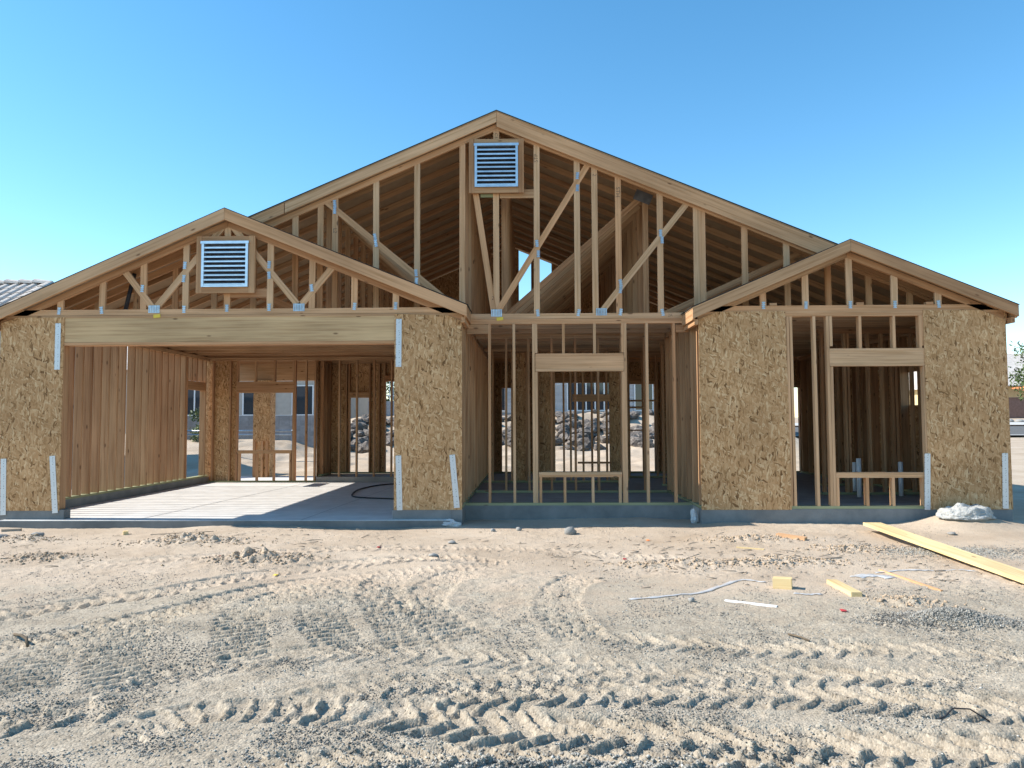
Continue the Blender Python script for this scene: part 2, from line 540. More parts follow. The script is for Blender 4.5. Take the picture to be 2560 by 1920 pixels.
TRACKS = [  # centre line, half width, lug pitch, lug depth, rut depth, chevron angle
    ([(-0.89, 3.75), (-0.64, 3.68), (-0.05, 3.5), (0.6, 3.42), (1.28, 3.35), (2.3, 3.23), (3.2, 3.1)], .21, .155, .034, .030, 1.0),
    ([(-1.3, 3.05), (-0.3, 3.19), (0.29, 3.16), (0.97, 3.20), (1.6, 3.0)], .16, .15, .030, .022, 1.0),
    ([(-0.67, 3.87), (0.16, 3.98), (0.79, 3.99), (1.4, 3.97), (1.95, 3.84), (2.62, 3.67), (3.4, 3.5)], .21, .15, .026, .024, 1.0),
    ([(0.4, 4.95), (0.87, 4.87), (1.35, 4.78), (1.85, 4.75), (2.34, 4.72), (2.82, 4.53), (3.4, 4.3)], .16, .15, .024, .020, 0.8),
    ([(-2.9, 3.35), (-2.52, 3.55), (-2.19, 3.73), (-1.85, 3.82)], .19, .21, .045, .030, 0.5),
    ([(-4.38, 5.31), (-3.99, 5.57), (-3.62, 5.98), (-3.13, 6.33), (-2.67, 6.94), (-1.91, 7.6), (-0.94, 7.82), (-0.1, 7.39)], .20, .14, .024, .026, 0.9),
    ([(-3.68, 4.46), (-3.43, 4.8), (-3.04, 5.22), (-2.6, 5.78), (-2.21, 6.47), (-1.6, 7.02), (-0.29, 7.39)], .17, .10, .020, .020, 0.3),
    ([(-2.49, 3.95), (-2.36, 4.06), (-1.87, 4.4), (-1.26, 4.62), (-0.59, 4.63), (0.11, 4.48), (0.82, 4.26), (1.5, 4.3), (2.6, 4.15)], .18, .14, .024, .022, 0.9),
    ([(-1.4, 3.62), (-1.09, 3.89), (-0.7, 4.08), (-0.18, 4.2), (0.37, 4.26), (0.84, 4.27)], .16, .12, .020, .020, 0.7),
    ([(-1.94, 3.22), (-1.75, 3.61), (-1.45, 3.74), (-0.99, 3.7), (-0.68, 3.49)], .15, .11, .024, .018, 0.2),
    ([(-2.6, 3.81), (-2.78, 4.09), (-2.94, 4.38), (-3.04, 4.77), (-3.03, 5.31), (-2.94, 5.58)], .19, .080, 0.036, .020, 0.0),
    ([(-2.09, 3.92), (-2.26, 4.12), (-2.54, 4.54), (-2.7, 4.98), (-2.71, 5.49), (-2.39, 5.89)], .18, .080, 0.036, .020, 0.0),
    ([(-1.61, 4.31), (-1.74, 4.55), (-1.89, 4.88), (-2.11, 5.49), (-2.04, 5.99), (-1.7, 6.74)], .18, .085, 0.033, .020, 0.0),
    ([(-1.14, 4.61), (-1.32, 5.03), (-1.54, 5.49), (-1.64, 6.19), (-1.48, 7.0)], .18, .085, 0.033, .018, 0.0),
    ([(-0.65, 4.61), (-0.79, 4.96), (-1.1, 5.79), (-1.31, 6.6), (-1.16, 7.33)], .19, .090, 0.036, .022, 0.1),
    ([(-0.32, 4.86), (-0.49, 5.13), (-0.74, 5.59), (-0.85, 6.0), (-0.78, 6.74), (-0.45, 7.17)], .18, .090, 0.036, .022, 0.1),
    ([(0.37, 4.78), (0.3, 5.17), (0.22, 5.75), (0.3, 6.49), (0.63, 7.1)], .18, .090, 0.030, .018, 0.1),
    ([(-5.4, 7.1), (-4.2, 7.7), (-2.9, 8.2), (-1.6, 8.5), (0.4, 8.3), (2.2, 7.6)], .17, .13, .012, .012, 0.6),
]


def catmull(pts, n=10):
    pts = [np.array(p, float) for p in pts]
    P_ = [2 * pts[0] - pts[1]] + pts + [2 * pts[-1] - pts[-2]]
    out = []
    for i in range(1, len(P_) - 2):
        for k in range(n):
            t = k / n
            a, b_, c_, d_ = P_[i - 1], P_[i], P_[i + 1], P_[i + 2]
            out.append(0.5 * ((2 * b_) + (-a + c_) * t + (2 * a - 5 * b_ + 4 * c_ - d_) * t * t + (-a + 3 * b_ - 3 * c_ + d_) * t ** 3))
    out.append(pts[-1])
    return np.array(out)


CLOD_SPOTS = [(-4.1, 9.0, .72, .28, .075), (-2.85, 7.82, .62, .30, .085), (-6.35, 9.3, .42, .2, .05), (-5.3, 8.0, .5, .25, .05),
              (1.6, 7.6, .9, .16, .045), (2.6, 7.75, .7, .18, .04), (2.65, 9.05, .6, .2, .035), (2.95, 5.9, .28, .2, .04), (3.6, 8.4, .5, .2, .03)]
GRAVEL_SPOTS = [(3.0, 5.38, .42, .16, .085), (0.05, 3.1, .9, .16, .02), (4.6, 8.3, .8, .35, .02)]


def blob(x, y, s):
    d = ((x - s[0]) / s[2]) ** 2 + ((y - s[1]) / s[3]) ** 2
    return np.exp(-d * 1.6)


def ground_height(x, y):
    h = terrain(x, y)
    near = 1 - smooth(12, 20, y)
    back = smooth(19.5, 22, y) * (1 - smooth(33, 36, y)) * (1 - smooth(9, 12, np.abs(x)))
    h = h + back * (.11 * vnoise(x, y, 1.7, 51) + .07 * vnoise(x, y, .8, 52) + .03 * vnoise(x, y, .35, 53))
    h = h + near * (.028 * vnoise(x, y, 1.7, 1) + .010 * vnoise(x, y, .6, 2) + .004 * vnoise(x, y * 1.3, .21, 3))
    churn = smooth(-.5, .5, vnoise(x, y, .9, 9)) * (1 - .6 * smooth(6.5, 9.5, y))
    h = h + near * (.0018 + .0045 * churn) * (vnoise(x, y * 1.5, .085, 4) + .5 * vnoise(x, y * 1.4, .04, 5))
    h = h + near * (.0012 + .002 * churn) * vnoise(x, y, .024, 6)
    wear = .55 + .45 * smooth(-.6, .4, vnoise(x, y, .7, 8))
    sel = (y > 2.4) & (y < 9.2) & (np.abs(x) < 6.5)
    xs_, ys_ = x[sel], y[sel]
    jig = .25 * vnoise(xs_, ys_, .12, 12) + .25 * vnoise(xs_, ys_, .05, 13)
    wr = wear[sel]
    add = h[sel]
    for pts, hw, pitch_, lug, rut, chev in TRACKS:
        c = catmull(pts)
        seg = np.hypot(*(c[1:] - c[:-1]).T)
        s0 = np.concatenate([[0], np.cumsum(seg)])
        lo, hi = c.min(0) - hw * 1.8, c.max(0) + hw * 1.8
        q = np.where((xs_ > lo[0]) & (xs_ < hi[0]) & (ys_ > lo[1]) & (ys_ < hi[1]))[0]
        qx, qy = xs_[q], ys_[q]
        best = np.full(len(q), 9.0)
        ss = np.zeros(len(q))
        side = np.zeros(len(q))
        for k in range(len(seg)):
            a, d = c[k], (c[k + 1] - c[k]) / seg[k]
            t = np.clip((qx - a[0]) * d[0] + (qy - a[1]) * d[1], 0, seg[k])
            ex, ey = qx - a[0] - t * d[0], qy - a[1] - t * d[1]
            dist = np.hypot(ex, ey)
            m_ = dist < best
            best[m_] = dist[m_]
            ss[m_] = s0[k] + t[m_]
            side[m_] = np.sign(d[0] * ey - d[1] * ex)[m_]
        u = best / hw
        tot = s0[-1]
        fade = smooth(0, .35, ss) * smooth(0, .35, tot - ss) * wr[q]
        inside = 1 - smooth(.88, 1.05, u + .25 * jig[q])
        ph = ss / pitch_ + jig[q] * .6 + chev * u * 1.15 + (side > 0) * .12 * (chev > .05)
        fr = np.abs((ph % 1.0) - .5)
        if chev > .05:
            wv = 2 * (1 - smooth(.09, .16, fr)) - .8
        else:
            wv = 2 * (1 - smooth(.13, .21, fr)) - 1.0
        prof = -rut * (.5 if chev > .05 else .2) * inside + lug * .5 * wv * inside
        berm = (.007 if chev > .05 else .002) * np.exp(-((u - 1.15) / .2) ** 2) * (1 + 1.5 * jig[q])
        add[q] = add[q] * (1 - .25 * inside * fade) + (prof + berm) * fade
    h[sel] = add
    for s in CLOD_SPOTS:
        w = blob(x, y, s)
        h = h + w * s[4] * (.55 + .9 * np.abs(vnoise(x, y, .11, 21)) + .6 * vnoise(x, y, .05, 22))
    for s in GRAVEL_SPOTS:
        h = h + blob(x, y, s) * s[4]
    h = h + .17 * np.exp(-(((x - 5.85) / .55) ** 2 + ((y - 10.2) / .42) ** 2))
    # soil banked against the stem walls, a scour line in the recess
    h = h + .035 * smooth(9.7, 10.5, y) * (1 - smooth(10.9, 11.6, y)) * smooth(2.0, 3.0, x)
    return h


def spaced(stops):
    out = [stops[0][0]]
    for (a, st), (b_, st2) in zip(stops[:-1], stops[1:]):
        while out[-1] < b_ - 1e-6:
            t = (out[-1] - a) / (b_ - a)
            out.append(out[-1] + st * (1 - t) + st2 * t)
        out[-1] = b_
    return np.array(out)


px = spaced([(0, .0115), (2.4, .0125), (4.5, .020), (8.5, .034), (13, .30), (40, 2.2), (600, 60)])
gx = np.concatenate([-px[:0:-1], px])
gy = np.concatenate([-spaced([(-2.6, .1), (10, 1.0), (400, 40)])[::-1][:-1], spaced([(2.6, .0095), (4.2, .012), (6.5, .018), (9.5, .024), (11.0, .04), (14, .4), (20, .16), (33, .2), (36, .8), (70, 1.0), (900, 60)])])
GX, GY = np.meshgrid(gx, gy)
GZ = ground_height(GX.ravel(), GY.ravel()).reshape(GX.shape)


def ground_at(x, y):
    x, y = np.atleast_1d(np.asarray(x, float)), np.atleast_1d(np.asarray(y, float))
    i = np.clip(np.searchsorted(gx, x) - 1, 0, len(gx) - 2)
    j = np.clip(np.searchsorted(gy, y) - 1, 0, len(gy) - 2)
    u = (x - gx[i]) / (gx[i + 1] - gx[i])
    v = (y - gy[j]) / (gy[j + 1] - gy[j])
    return (GZ[j, i] * (1 - u) + GZ[j, i + 1] * u) * (1 - v) + (GZ[j + 1, i] * (1 - u) + GZ[j + 1, i + 1] * u) * v


def g1(x, y):
    return float(ground_at(x, y)[0])


def np_mesh(name, verts, faces, mat, smooth_=True):
    me = bpy.data.meshes.new(name)
    nf, k = faces.shape
    me.vertices.add(len(verts))
    me.vertices.foreach_set("co", verts.astype(np.float32).ravel())
    me.loops.add(nf * k)
    me.loops.foreach_set("vertex_index", faces.astype(np.int32).ravel())
    me.polygons.add(nf)
    me.polygons.foreach_set("loop_start", np.arange(0, nf * k, k, dtype=np.int32))
    me.polygons.foreach_set("loop_total", np.full(nf, k, dtype=np.int32))
    if smooth_:
        me.polygons.foreach_set("use_smooth", np.ones(nf, dtype=bool))
    me.update()
    me.validate()
    me.materials.append(MATS[mat])
    return me


nx, ny = len(gx), len(gy)
idx = np.arange(nx * ny).reshape(ny, nx)
faces = np.stack([idx[:-1, :-1], idx[:-1, 1:], idx[1:, 1:], idx[1:, :-1]], -1).reshape(-1, 4)
gme = np_mesh("ground", np.stack([GX.ravel(), GY.ravel(), GZ.ravel()], 1), faces, "dirt")
gravel_amount = (1 - smooth(4.6, 8.2, GY.ravel() + .5 * vnoise(GX.ravel(), GY.ravel(), 1.3, 31))) * .9
for s in GRAVEL_SPOTS:
    gravel_amount = np.maximum(gravel_amount, blob(GX.ravel(), GY.ravel(), s) * 1.2)
at_ = gme.attributes.new("gravel", 'FLOAT', 'POINT')
at_.data.foreach_set("value", np.clip(gravel_amount, 0, 1).astype(np.float32))
ground = structure(put("ground", gme, "dirt", Matrix.Identity(4)))


def scatter_stones(name, x, y, size, tone, mat, label, cat, sink=.25):
    n = len(x)
    base = np.array([(1, 0, 0), (-1, 0, 0), (0, 1, 0), (0, -1, 0), (0, 0, 1), (0, 0, -1)], float)
    tri = np.array([(0, 2, 4), (2, 1, 4), (1, 3, 4), (3, 0, 4), (2, 0, 5), (1, 2, 5), (3, 1, 5), (0, 3, 5)])
    a = rng.random(n) * 6.283
    sc_ = size[:, None] * (0.65 + .7 * rng.random((n, 3))) * np.array([1, 1, .75])
    v = base[None] * (1 + .35 * (rng.random((n, 6, 1)) - .5)) * sc_[:, None, :]
    v = v + (rng.random((n, 6, 3)) - .5) * size[:, None, None] * .5
    ca, sa = np.cos(a)[:, None], np.sin(a)[:, None]
    vx = v[..., 0] * ca - v[..., 1] * sa + x[:, None]
    vy = v[..., 0] * sa + v[..., 1] * ca + y[:, None]
    vz = v[..., 2] + (ground_at(x, y) + size * sink)[:, None]
    V = np.stack([vx, vy, vz], -1).reshape(-1, 3)
    F = (tri[None] + (np.arange(n) * 6)[:, None, None]).reshape(-1, 3)
    me = np_mesh(name, V, F, mat, False)
    t = me.attributes.new("tone", 'FLOAT', 'POINT')
    t.data.foreach_set("value", np.repeat(tone, 6).astype(np.float32))
    return tag(put(name, me, mat, Matrix.Identity(4)), label, cat, kind="stuff")


def pebble_field(n):
    xs_, ys_ = [], []
    while sum(map(len, xs_)) < n:
        yy = 2.7 + 7.3 * rng.random(40000) ** 1.9
        xx = (rng.random(40000) * 2 - 1) * (.75 * yy + .4)
        keep = smooth(-.35, .75, vnoise(xx, yy, .33, 41) + .5 * vnoise(xx, yy, .09, 42)) * (1 - .8 * smooth(4.5, 8.5, yy)) + .05
        k = rng.random(40000) < keep
        xs_.append(xx[k])
        ys_.append(yy[k])
    return np.concatenate(xs_)[:n], np.concatenate(ys_)[:n]


x, y = pebble_field(80000)
gs = [np.stack([s[0] + rng.normal(0, s[2] * .62, n_), s[1] + rng.normal(0, s[3] * .62, n_)]) for s, n_ in zip(GRAVEL_SPOTS, (5200, 5200, 3500))]
x = np.concatenate([x] + [g_[0] for g_ in gs])
y = np.concatenate([y] + [g_[1] for g_ in gs])
size = .0022 + .0055 * rng.random(len(x)) ** 2.2
size[80000:] = .004 + .006 * rng.random(len(x) - 80000)
pile = (np.abs(x - 3.0) < .6) & (np.abs(y - 5.38) < .26)  # shading of the gravel mound is put into its darker pebble tone
ok = (y > 2.65) & (y < 10.1)
x, y, size, pile = x[ok], y[ok], size[ok], pile[ok]
scatter_stones("gravel", x, y, size, np.clip(rng.normal(.42, .2, len(x)) - .25 * smooth(.1, .8, vnoise(x, y, .33, 41) + .5 * vnoise(x, y, .09, 42)) - .14 * pile, 0, 1), "gravel_stone",
               "loose grey gravel and pebbles strewn over the tracked dirt", "gravel")
cx_, cy_ = [], []
for s in CLOD_SPOTS:
    n_ = int(700 * s[2] * s[3] / .2)
    cx_.append(s[0] + rng.normal(0, s[2] * .55, n_))
    cy_.append(s[1] + rng.normal(0, s[3] * .55, n_))
x, y = np.concatenate(cx_), np.concatenate(cy_)
ok = y < 10.2
scatter_stones("dirt_clods", x[ok], y[ok], (.005 + .016 * rng.random(ok.sum()) ** 2.5), np.zeros(ok.sum()), "clod",
               "brown clods of loose soil in small heaps on the dirt", "soil", .3)

# straw-coloured splinters and bark crumbs trodden into the sand
n_ = 420
x = np.concatenate([rng.uniform(.2, 4.6, 300), rng.uniform(-6.5, 0, 120)])
y = np.concatenate([8.0 + rng.normal(0, .75, 300), 8.8 + rng.normal(0, .7, 120)])
L = .015 + .06 * rng.random(n_) ** 2.5
a = rng.normal(0, .5, n_)
w_ = .003 + .004 * rng.random(n_)
z = ground_at(x, y) + .008
dx, dy = np.cos(a), np.sin(a)
tz = rng.normal(0, .15, n_) * L
ring = [(1, 1, 0), (1, -1, 0), (-1, -1, 0), (-1, 1, 0), (1, 0, 1), (-1, 0, 1)]
V = np.stack([np.stack([x + s_ * L * dx - t_ * w_ * dy, y + s_ * L * dy + t_ * w_ * dx, z + s_ * tz + h_ * w_ * 1.3], -1) for s_, t_, h_ in ring], 1).reshape(-1, 3)
tri = np.array([(0, 4, 5), (0, 5, 3), (4, 1, 2), (4, 2, 5), (0, 1, 4), (3, 5, 2), (0, 3, 2), (0, 2, 1)])
F = (tri[None] + (np.arange(n_) * 6)[:, None, None]).reshape(-1, 3)
me = np_mesh("wood_splinters", V, F, "lumber_grey", False)
tag(put("wood_splinters", me, "lumber_grey", Matrix.Identity(4)), "scattered wood splinters and bark crumbs on the sandy dirt", "splinters", kind="stuff")

# ------------------------------------------------------------------ the house
XL, GO_L, GO_R, XGR = -7.64, -6.714, -1.885, -0.95
XRL, RO_L, RO_R, XRR = 2.41, 3.655, 5.555, 6.69
YF, YM, YB, YE = 10.5, 11.1, 18.2, 19.5
ZS, ZP = 0.22, 3.0
FG = 0.085                                         # garage floor
house = empty("house_frame", (-0.45, 10.5, 0), "unfinished timber house frame with strand board panels and three open gables", "house")


# foundation
def slab_part(name, lo, hi, mat="concrete_stem"):
    return box(name, lo, hi, mat, house)


slab_part("garage_floor", (XL + .15, 10.36, -.25), (XGR - .15, YB - 1.05, FG), "concrete")
slab_part("slab_edge_shade", (XL + .152, 10.345, -.25), (XGR - .152, 10.358, FG - .006))  # dark sheet over the slab's front face, its shade put into the colour
slab_part("stem_wall", (XL, YF - .004, -.3), (GO_L + .07, YF + .15, ZS))
slab_part("stem_wall", (GO_R - .05, YF - .004, -.3), (XGR - .152, YF + .15, ZS))
slab_part("stem_wall", (XL - .002, YF + .152, -.3), (XL + .148, YB - .9, ZS))
slab_part("stem_wall", (XGR - .15, YF - .006, -.3), (XGR + .002, YM - .002, ZS))
slab_part("stem_wall", (XGR - .15, YM - .004, -.3), (XRL + .15, YM + .15, ZS - .012))
slab_part("stem_wall", (XRL - .004, YF - .006, -.3), (XRR + .004, YF + .15, ZS - .002))
slab_part("house_floor", (XGR - .148, YM + .152, -.3), (XRR, YB, ZS - .006), "floor_dark")
slab_part("house_floor", (XRL, YF + .152, -.3), (XRR + .002, YM + .15, ZS - .004), "floor_dark")
slab_part("house_floor", (-4.95, YB - 1.048, -.3), (XGR - .15, YB, ZS - .01), "floor_dark")
slab_part("patio_slab", (XL, YB - 1.046, -.3), (-4.952, YE + .3, .07), "concrete")
slab_part("patio_slab", (-4.95, YB + .002, -.3), (XRR, YB + .5, .10), "concrete")
for (xa, ya, xb, yb) in ((-5.56, 10.37, -5.1, 17.0), (-3.2, 10.37, -2.85, 17.0)):
    dx = .006
    mesh_obj("control_joint", [(xa - dx, ya, FG + .003), (xa + dx, ya, FG + .003), (xb + dx, yb, FG + .003), (xb - dx, yb, FG + .003)], [(0, 1, 2, 3)], "plate_dark", house, (xa, ya, FG))


def wall_x(name, x0, x1, yc, z0, z1, studs, parent=house, mat="lumber_pale", depth=.089, plate_mat="lumber_treated", double=True, tp_x=None):
    """framed wall parallel to the facade: bottom plate is the wall part, everything else hangs from it"""
    w = beam(name, (x0, yc, z0 + .019), (x1, yc, z0 + .019), .038, depth, plate_mat, parent)
    a, b_ = tp_x if tp_x else (x0, x1)
    beam("top_plate", (a, yc, z1 - .019), (b_, yc, z1 - .019), .037, depth + .004, mat, w)
    top = z1 - .038
    if double:
        beam("top_plate", (a + .01, yc + .001, z1 - .057), (b_ - .01, yc + .001, z1 - .057), .037, depth, mat, w)
        top = z1 - .076
    for s in studs:
        if isinstance(s, tuple):
            sx, sa, sb = s
        else:
            sx, sa, sb = s, z0 + .038, top
        j = random.uniform(-.004, .004)
        beam("stud", (sx + j, yc, sa), (sx + random.uniform(-.006, .006), yc, sb), .038, depth - .004, mat, w, (0, 1, 0))
    return w


def wall_y(name, xc, y0, y1, z0, z1, studs, depth=.14, mat="lumber_fir", parent=house):
    w = beam(name, (xc, y0, z0 + .019), (xc, y1, z0 + .019), .038, depth, "lumber_treated", parent, (1, 0, 0))
    beam("top_plate", (xc, y0, z1 - .019), (xc, y1, z1 - .019), .037, depth + .004, mat, w, (1, 0, 0))
    beam("top_plate", (xc + .001, y0 + .01, z1 - .057), (xc + .001, y1 - .01, z1 - .057), .037, depth, mat, w, (1, 0, 0))
    for s in studs:
        sy, sa, sb = s if isinstance(s, tuple) else (s, z0 + .038, z1 - .076)
        beam("stud", (xc + random.uniform(-.003, .003), sy, sa), (xc + random.uniform(-.003, .003), sy + random.uniform(-.006, .006), sb), .038, depth - .004, mat, w, (1, 0, 0))
    return w


def opening(w, x0, x1, yc, zs, zh, hdr, depth, mat, cr_top, cr_low, z0, ztop, sill=True):
    """header with flat plates, jacks, sill and cripples of one window in a wall parallel to the facade"""
    beam("header", (x0 - .045, yc, zh + .038 + hdr / 2), (x1 + .045, yc, zh + .038 + hdr / 2), hdr, depth + .002, mat, w)
    beam("header_plate", (x0 - .043, yc - .002, zh + .019), (x1 + .043, yc - .002, zh + .019), .036, depth + .006, mat, w)
    beam("header_plate", (x0 - .043, yc - .002, zh + .057 + hdr), (x1 + .043, yc - .002, zh + .057 + hdr), .036, depth + .006, mat, w)
    for xx in cr_top:
        beam("cripple", (xx, yc, zh + .075 + hdr), (xx, yc, ztop), .038, depth - .004, mat, w)
    if sill:
        beam("window_sill", (x0, yc - .002, zs - .019), (x1, yc - .002, zs - .019), .038, depth + .006, mat, w)
        if zs > .6:
            beam("window_sill", (x0, yc, zs - .057), (x1, yc, zs - .057), .036, depth, mat, w)
        for xx in cr_low:
            beam("cripple", (xx, yc, z0 + .038), (xx, yc, zs - .075), .038, depth - .004, mat, w)


# --- front wall of the recessed middle
D = .089
ym = YM + D / 2
mid = wall_x("wall_frame", XGR + .002, XRL - .002, ym, ZS - .012, ZP, [-.586, -.217, .075, 1.452, 1.777, 2.185], mat="lumber_pale")
for xx, za, zb in ((.115, ZS + .026, 2.2), (.113, 2.485, 2.924), (1.413, ZS + .026, 2.2), (1.412, 2.485, 2.924)):
    beam("jack_stud", (xx, ym, za), (xx, ym, zb), .038, D - .004, "lumber_pale", mid)
opening(mid, .145, 1.382, ym, .70, 2.205, .195, D, "lumber_pale", (.525, .993), (.172, .532, .950, 1.355), ZS - .012, 2.924)
beam("blocking", (-.93, ym - .02, 2.85), (-.61, ym - .02, 2.85), .14, .04, "lumber_fir", mid)
beam("blocking", (2.21, ym - .02, 2.84), (2.40, ym - .02, 2.84), .11, .04, "lumber_fir", mid)

# --- front wall of the right wing
yr = YF + D / 2
rwf = wall_x("wall_frame", XRL + .002, XRR - .002, yr, ZS, ZP, [2.45, 2.86, 3.26, 3.668, 3.718, 4.041, 4.231, 5.60, 6.0, 6.4, 6.66], mat="lumber_pale")
for xx, za, zb in ((4.270, ZS + .038, 2.21), (4.272, 2.50, 2.924), (5.56, ZS + .038, 2.21), (5.559, 2.50, 2.924)):
    beam("jack_stud", (xx, yr, za), (xx, yr, zb), .038, D - .004, "lumber_pale", rwf)
opening(rwf, 4.29, 5.54, yr, .725, 2.215, .175, D, "lumber_pale", (4.682, 5.156, 5.52), (4.312, 4.723, 5.08, 5.50), ZS, 2.924)

# --- garage front: header beam on posts
gfront = beam("header_beam", (GO_L - .01, YF + .085, 2.80), (GO_R + .01, YF + .085, 2.80), .36, .17, "lumber_beam", house)
beam("beam_cap", (XL, YF + .07, 2.993), (XGR, YF + .07, 2.993), .032, .15, "lumber_fir", gfront)
beam("beam_sill", (GO_L, YF + .085, 2.597), (GO_R, YF + .085, 2.597), .04, .176, "lumber_pale", gfront)
for xx in (GO_L - .03, GO_L - .075, XL + .03, XL + .43):
    beam("post", (xx, YF + .085, ZS), (xx, YF + .085, 2.974), .04, .135, "lumber_fir", gfront)
for xx in (GO_R + .03, GO_R + .075, XGR - .03, XGR - .45):
    beam("post", (xx, YF + .085, ZS), (xx, YF + .085, 2.974), .04, .135, "lumber_fir", gfront)

# --- strand board sheets on the front
T = .012


def gz(x, ridge, zr, sl, sr):
    return zr - (sl * (ridge - x) if x < ridge else sr * (x - ridge))


GAR = (-4.352, 4.527, .4375, .4085)
MAIN = (-.472, 6.184, .4260, .4154)
RW = (4.523, 3.988, .4240, .4120)
prism("strand_board", [(XL, ZS - .01), (GO_L + .002, ZS - .01), (GO_L + .002, 2.985), (-7.40, 2.985), (XL, 2.905)], YF - T, YF - .001, "strand_board", house)
prism("strand_board", [(GO_R - .03, ZS - .005), (XGR, ZS - .005), (XGR, 2.89), (-1.14, 2.975), (GO_R - .03, 3.0)], YF - T, YF - .001, "strand_board", house)
prism("strand_board", [(XRL, ZS - .01), (RO_L + .005, ZS - .01), (RO_L - .02, 3.0), (2.66, 2.995), (XRL, 2.89)], YF - T, YF - .001, "strand_board", house)
prism("strand_board", [(RO_R + .01, ZS - .01), (XRR, ZS - .01), (XRR, 2.86), (6.36, 2.995), (RO_R + .005, 3.0)], YF - T, YF - .001, "strand_board", house)


# --- side walls
def spread(a, b_, st=.406):
    return [a + st * i for i in range(int((b_ - a) / st + 1e-6) + 1)]


left_studs = [s for s in spread(10.70, 13.65, .262) + spread(13.89, 17.0, .262) if not (16.12 < s < 16.98)]
left_studs += [16.08, 16.10 + .92]
lw = wall_y("wall_frame", XL + .073, YF + .16, YB - 1.0, ZS, ZP, [(s, ZS + .038, ZP - .076) for s in left_studs] + [(16.3, 2.42, ZP - .076), (16.55, 2.42, ZP - .076), (16.8, 2.42, ZP - .076)])
beam("header", (XL + .073, 16.1, 2.31), (XL + .073, 17.0, 2.31), .19, .13, "lumber_fir", lw, (1, 0, 0))
gw = wall_y("wall_frame", XGR - .072, YF + .16, YB - .1, ZS, ZP, spread(10.72, 18.0))
rl = wall_y("wall_frame", XRL + .072, YF + .10, 13.1, ZS, ZP, spread(10.66, 13.1))
rr = wall_y("wall_frame", XRR - .072, YF + .10, YB - .1, ZS, ZP, [s for s in spread(10.66, 18.0) if not 12.62 < s < 13.2] + [12.6, 13.2])


def side_board(x0, y0, y1, z0, z1, t=T):
    return box("strand_board", (x0, y0, z0), (x0 + t, y1, z1), "strand_board", house)


side_board(XRR + .001, YF - .01, 12.62, ZS - .01, ZP - .02)
side_board(XRR + .001, 12.62, 13.18, ZS - .01, 1.72)
side_board(XRR + .001, 12.62, 13.18, 2.30, ZP - .02)
side_board(XRR + .001, 13.18, YB, ZS - .01, ZP - .02)

# --- garage back wall with its window
yg = YB - 1.0
gb = wall_x("wall_frame", XL + .15, XGR - .15, yg, FG, ZP, [-7.40, -7.0, -6.83, -5.50, -5.46, -5.20, -4.99] + spread(-4.42, -1.2), mat="lumber_fir")
opening(gb, -6.80, -5.53, yg, .83, 2.17, .19, D, "lumber_fir", (-6.4, -5.95), (-6.76, -6.35, -5.95, -5.56), FG, 2.924)
box("strand_board", (XL + .01, yg + .05, FG + .01), (-6.83, yg + .062, 2.98), "strand_board", house)
box("strand_board", (-4.97, yg + .05, FG), (-4.958, YB, 2.98), "strand_board", house)
# patio column wrapped in strand board, patio beam
pc = box("patio_column", (-7.16, YE - .42, .075), (-6.72, YE - .02, 2.58), "strand_board", house)
for xx in (-7.10, -6.90, -6.78):
    beam("post", (xx, YE - .45, .08), (xx, YE - .45, 1.0), .06, .05, "lumber_fir", pc)
beam("patio_beam", (XL, YE - .2, 2.80), (-4.95, YE - .2, 2.80), .44, .16, "lumber_fir", house)

# --- rear wall: board between the openings
yb = YB - .05
rear_open = [(-4.40, -3.94, .25, 2.08), (-3.52, -2.7, .25, 2.48), (-.66, -.42, .25, 2.30), (.63, 1.97, .25, 2.42), (2.47, 3.06, .25, 2.38), (6.36, 6.56, .3, 2.28)]
xs_ = [-4.95] + [v for o in rear_open for v in o[:2]] + [XRR]
rw_ = wall_x("wall_frame", -4.95, XRR - .15, yb, ZS, ZP, [v + d for o in rear_open for v, d in ((o[0], -.025), (o[1], .025))] + [v for v in spread(-4.9, 6.4) if not any(o[0] - .05 < v < o[1] + .05 for o in rear_open)], mat="lumber_fir")
for i in range(0, len(xs_), 2):
    box("strand_board", (xs_[i], YB, ZS), (xs_[i + 1], YB + T, 2.98), "strand_board", house)
for o in rear_open:
    box("strand_board", (o[0], YB, o[3]), (o[1], YB + T, 2.98), "strand_board", house)
    beam("header", (o[0] - .02, yb, o[3] + .07), (o[1] + .02, yb, o[3] + .07), .14, D + .004, "lumber_fir", rw_)

# --- inner partitions
p1 = wall_x("partition_frame", XGR + .01, XRL - .01, 13.04, ZS, ZP, [-.402, .001, .40, .816, 1.224, 1.62, 2.03], mat="lumber_fir")
p2 = wall_x("partition_frame", XGR + .01, 2.04, 15.3, ZS, ZP, [-.75, -.35, -.05, .20, .52, .72, .86, 1.12, 1.30, 1.42, 1.60, 2.02], mat="lumber_fir")
beam("blocking", (.9, 15.3, 1.95), (1.68, 15.3, 1.95), .15, D, "lumber_fir", p2)
beam("blocking", (1.0, 15.3, .62), (1.68, 15.3, .62), .038, D, "lumber_fir", p2)
for (xa, xb) in ((-.32, -.03), (.22, .50), (1.66, 1.98)):
    box("strand_board", (xa, 15.36, ZS + .01), (xb, 15.372, 2.9), "strand_board", house)
p3 = wall_x("partition_frame", 2.2, 3.4, 16.6, ZS, ZP, [2.23, 2.55, 2.62, 2.86, 3.1, 3.3], mat="lumber_fir")
beam("blocking", (2.2, 16.6, 1.93), (2.86, 16.6, 1.93), .04, D, "lumber_fir", p3)
beam("blocking", (2.2, 16.6, 1.78), (2.6, 16.6, 1.78), .04, D, "lumber_fir", p3)
beam("blocking", (2.2, 16.6, 1.27), (2.6, 16.6, 1.27), .03, D, "lumber_fir", p3)
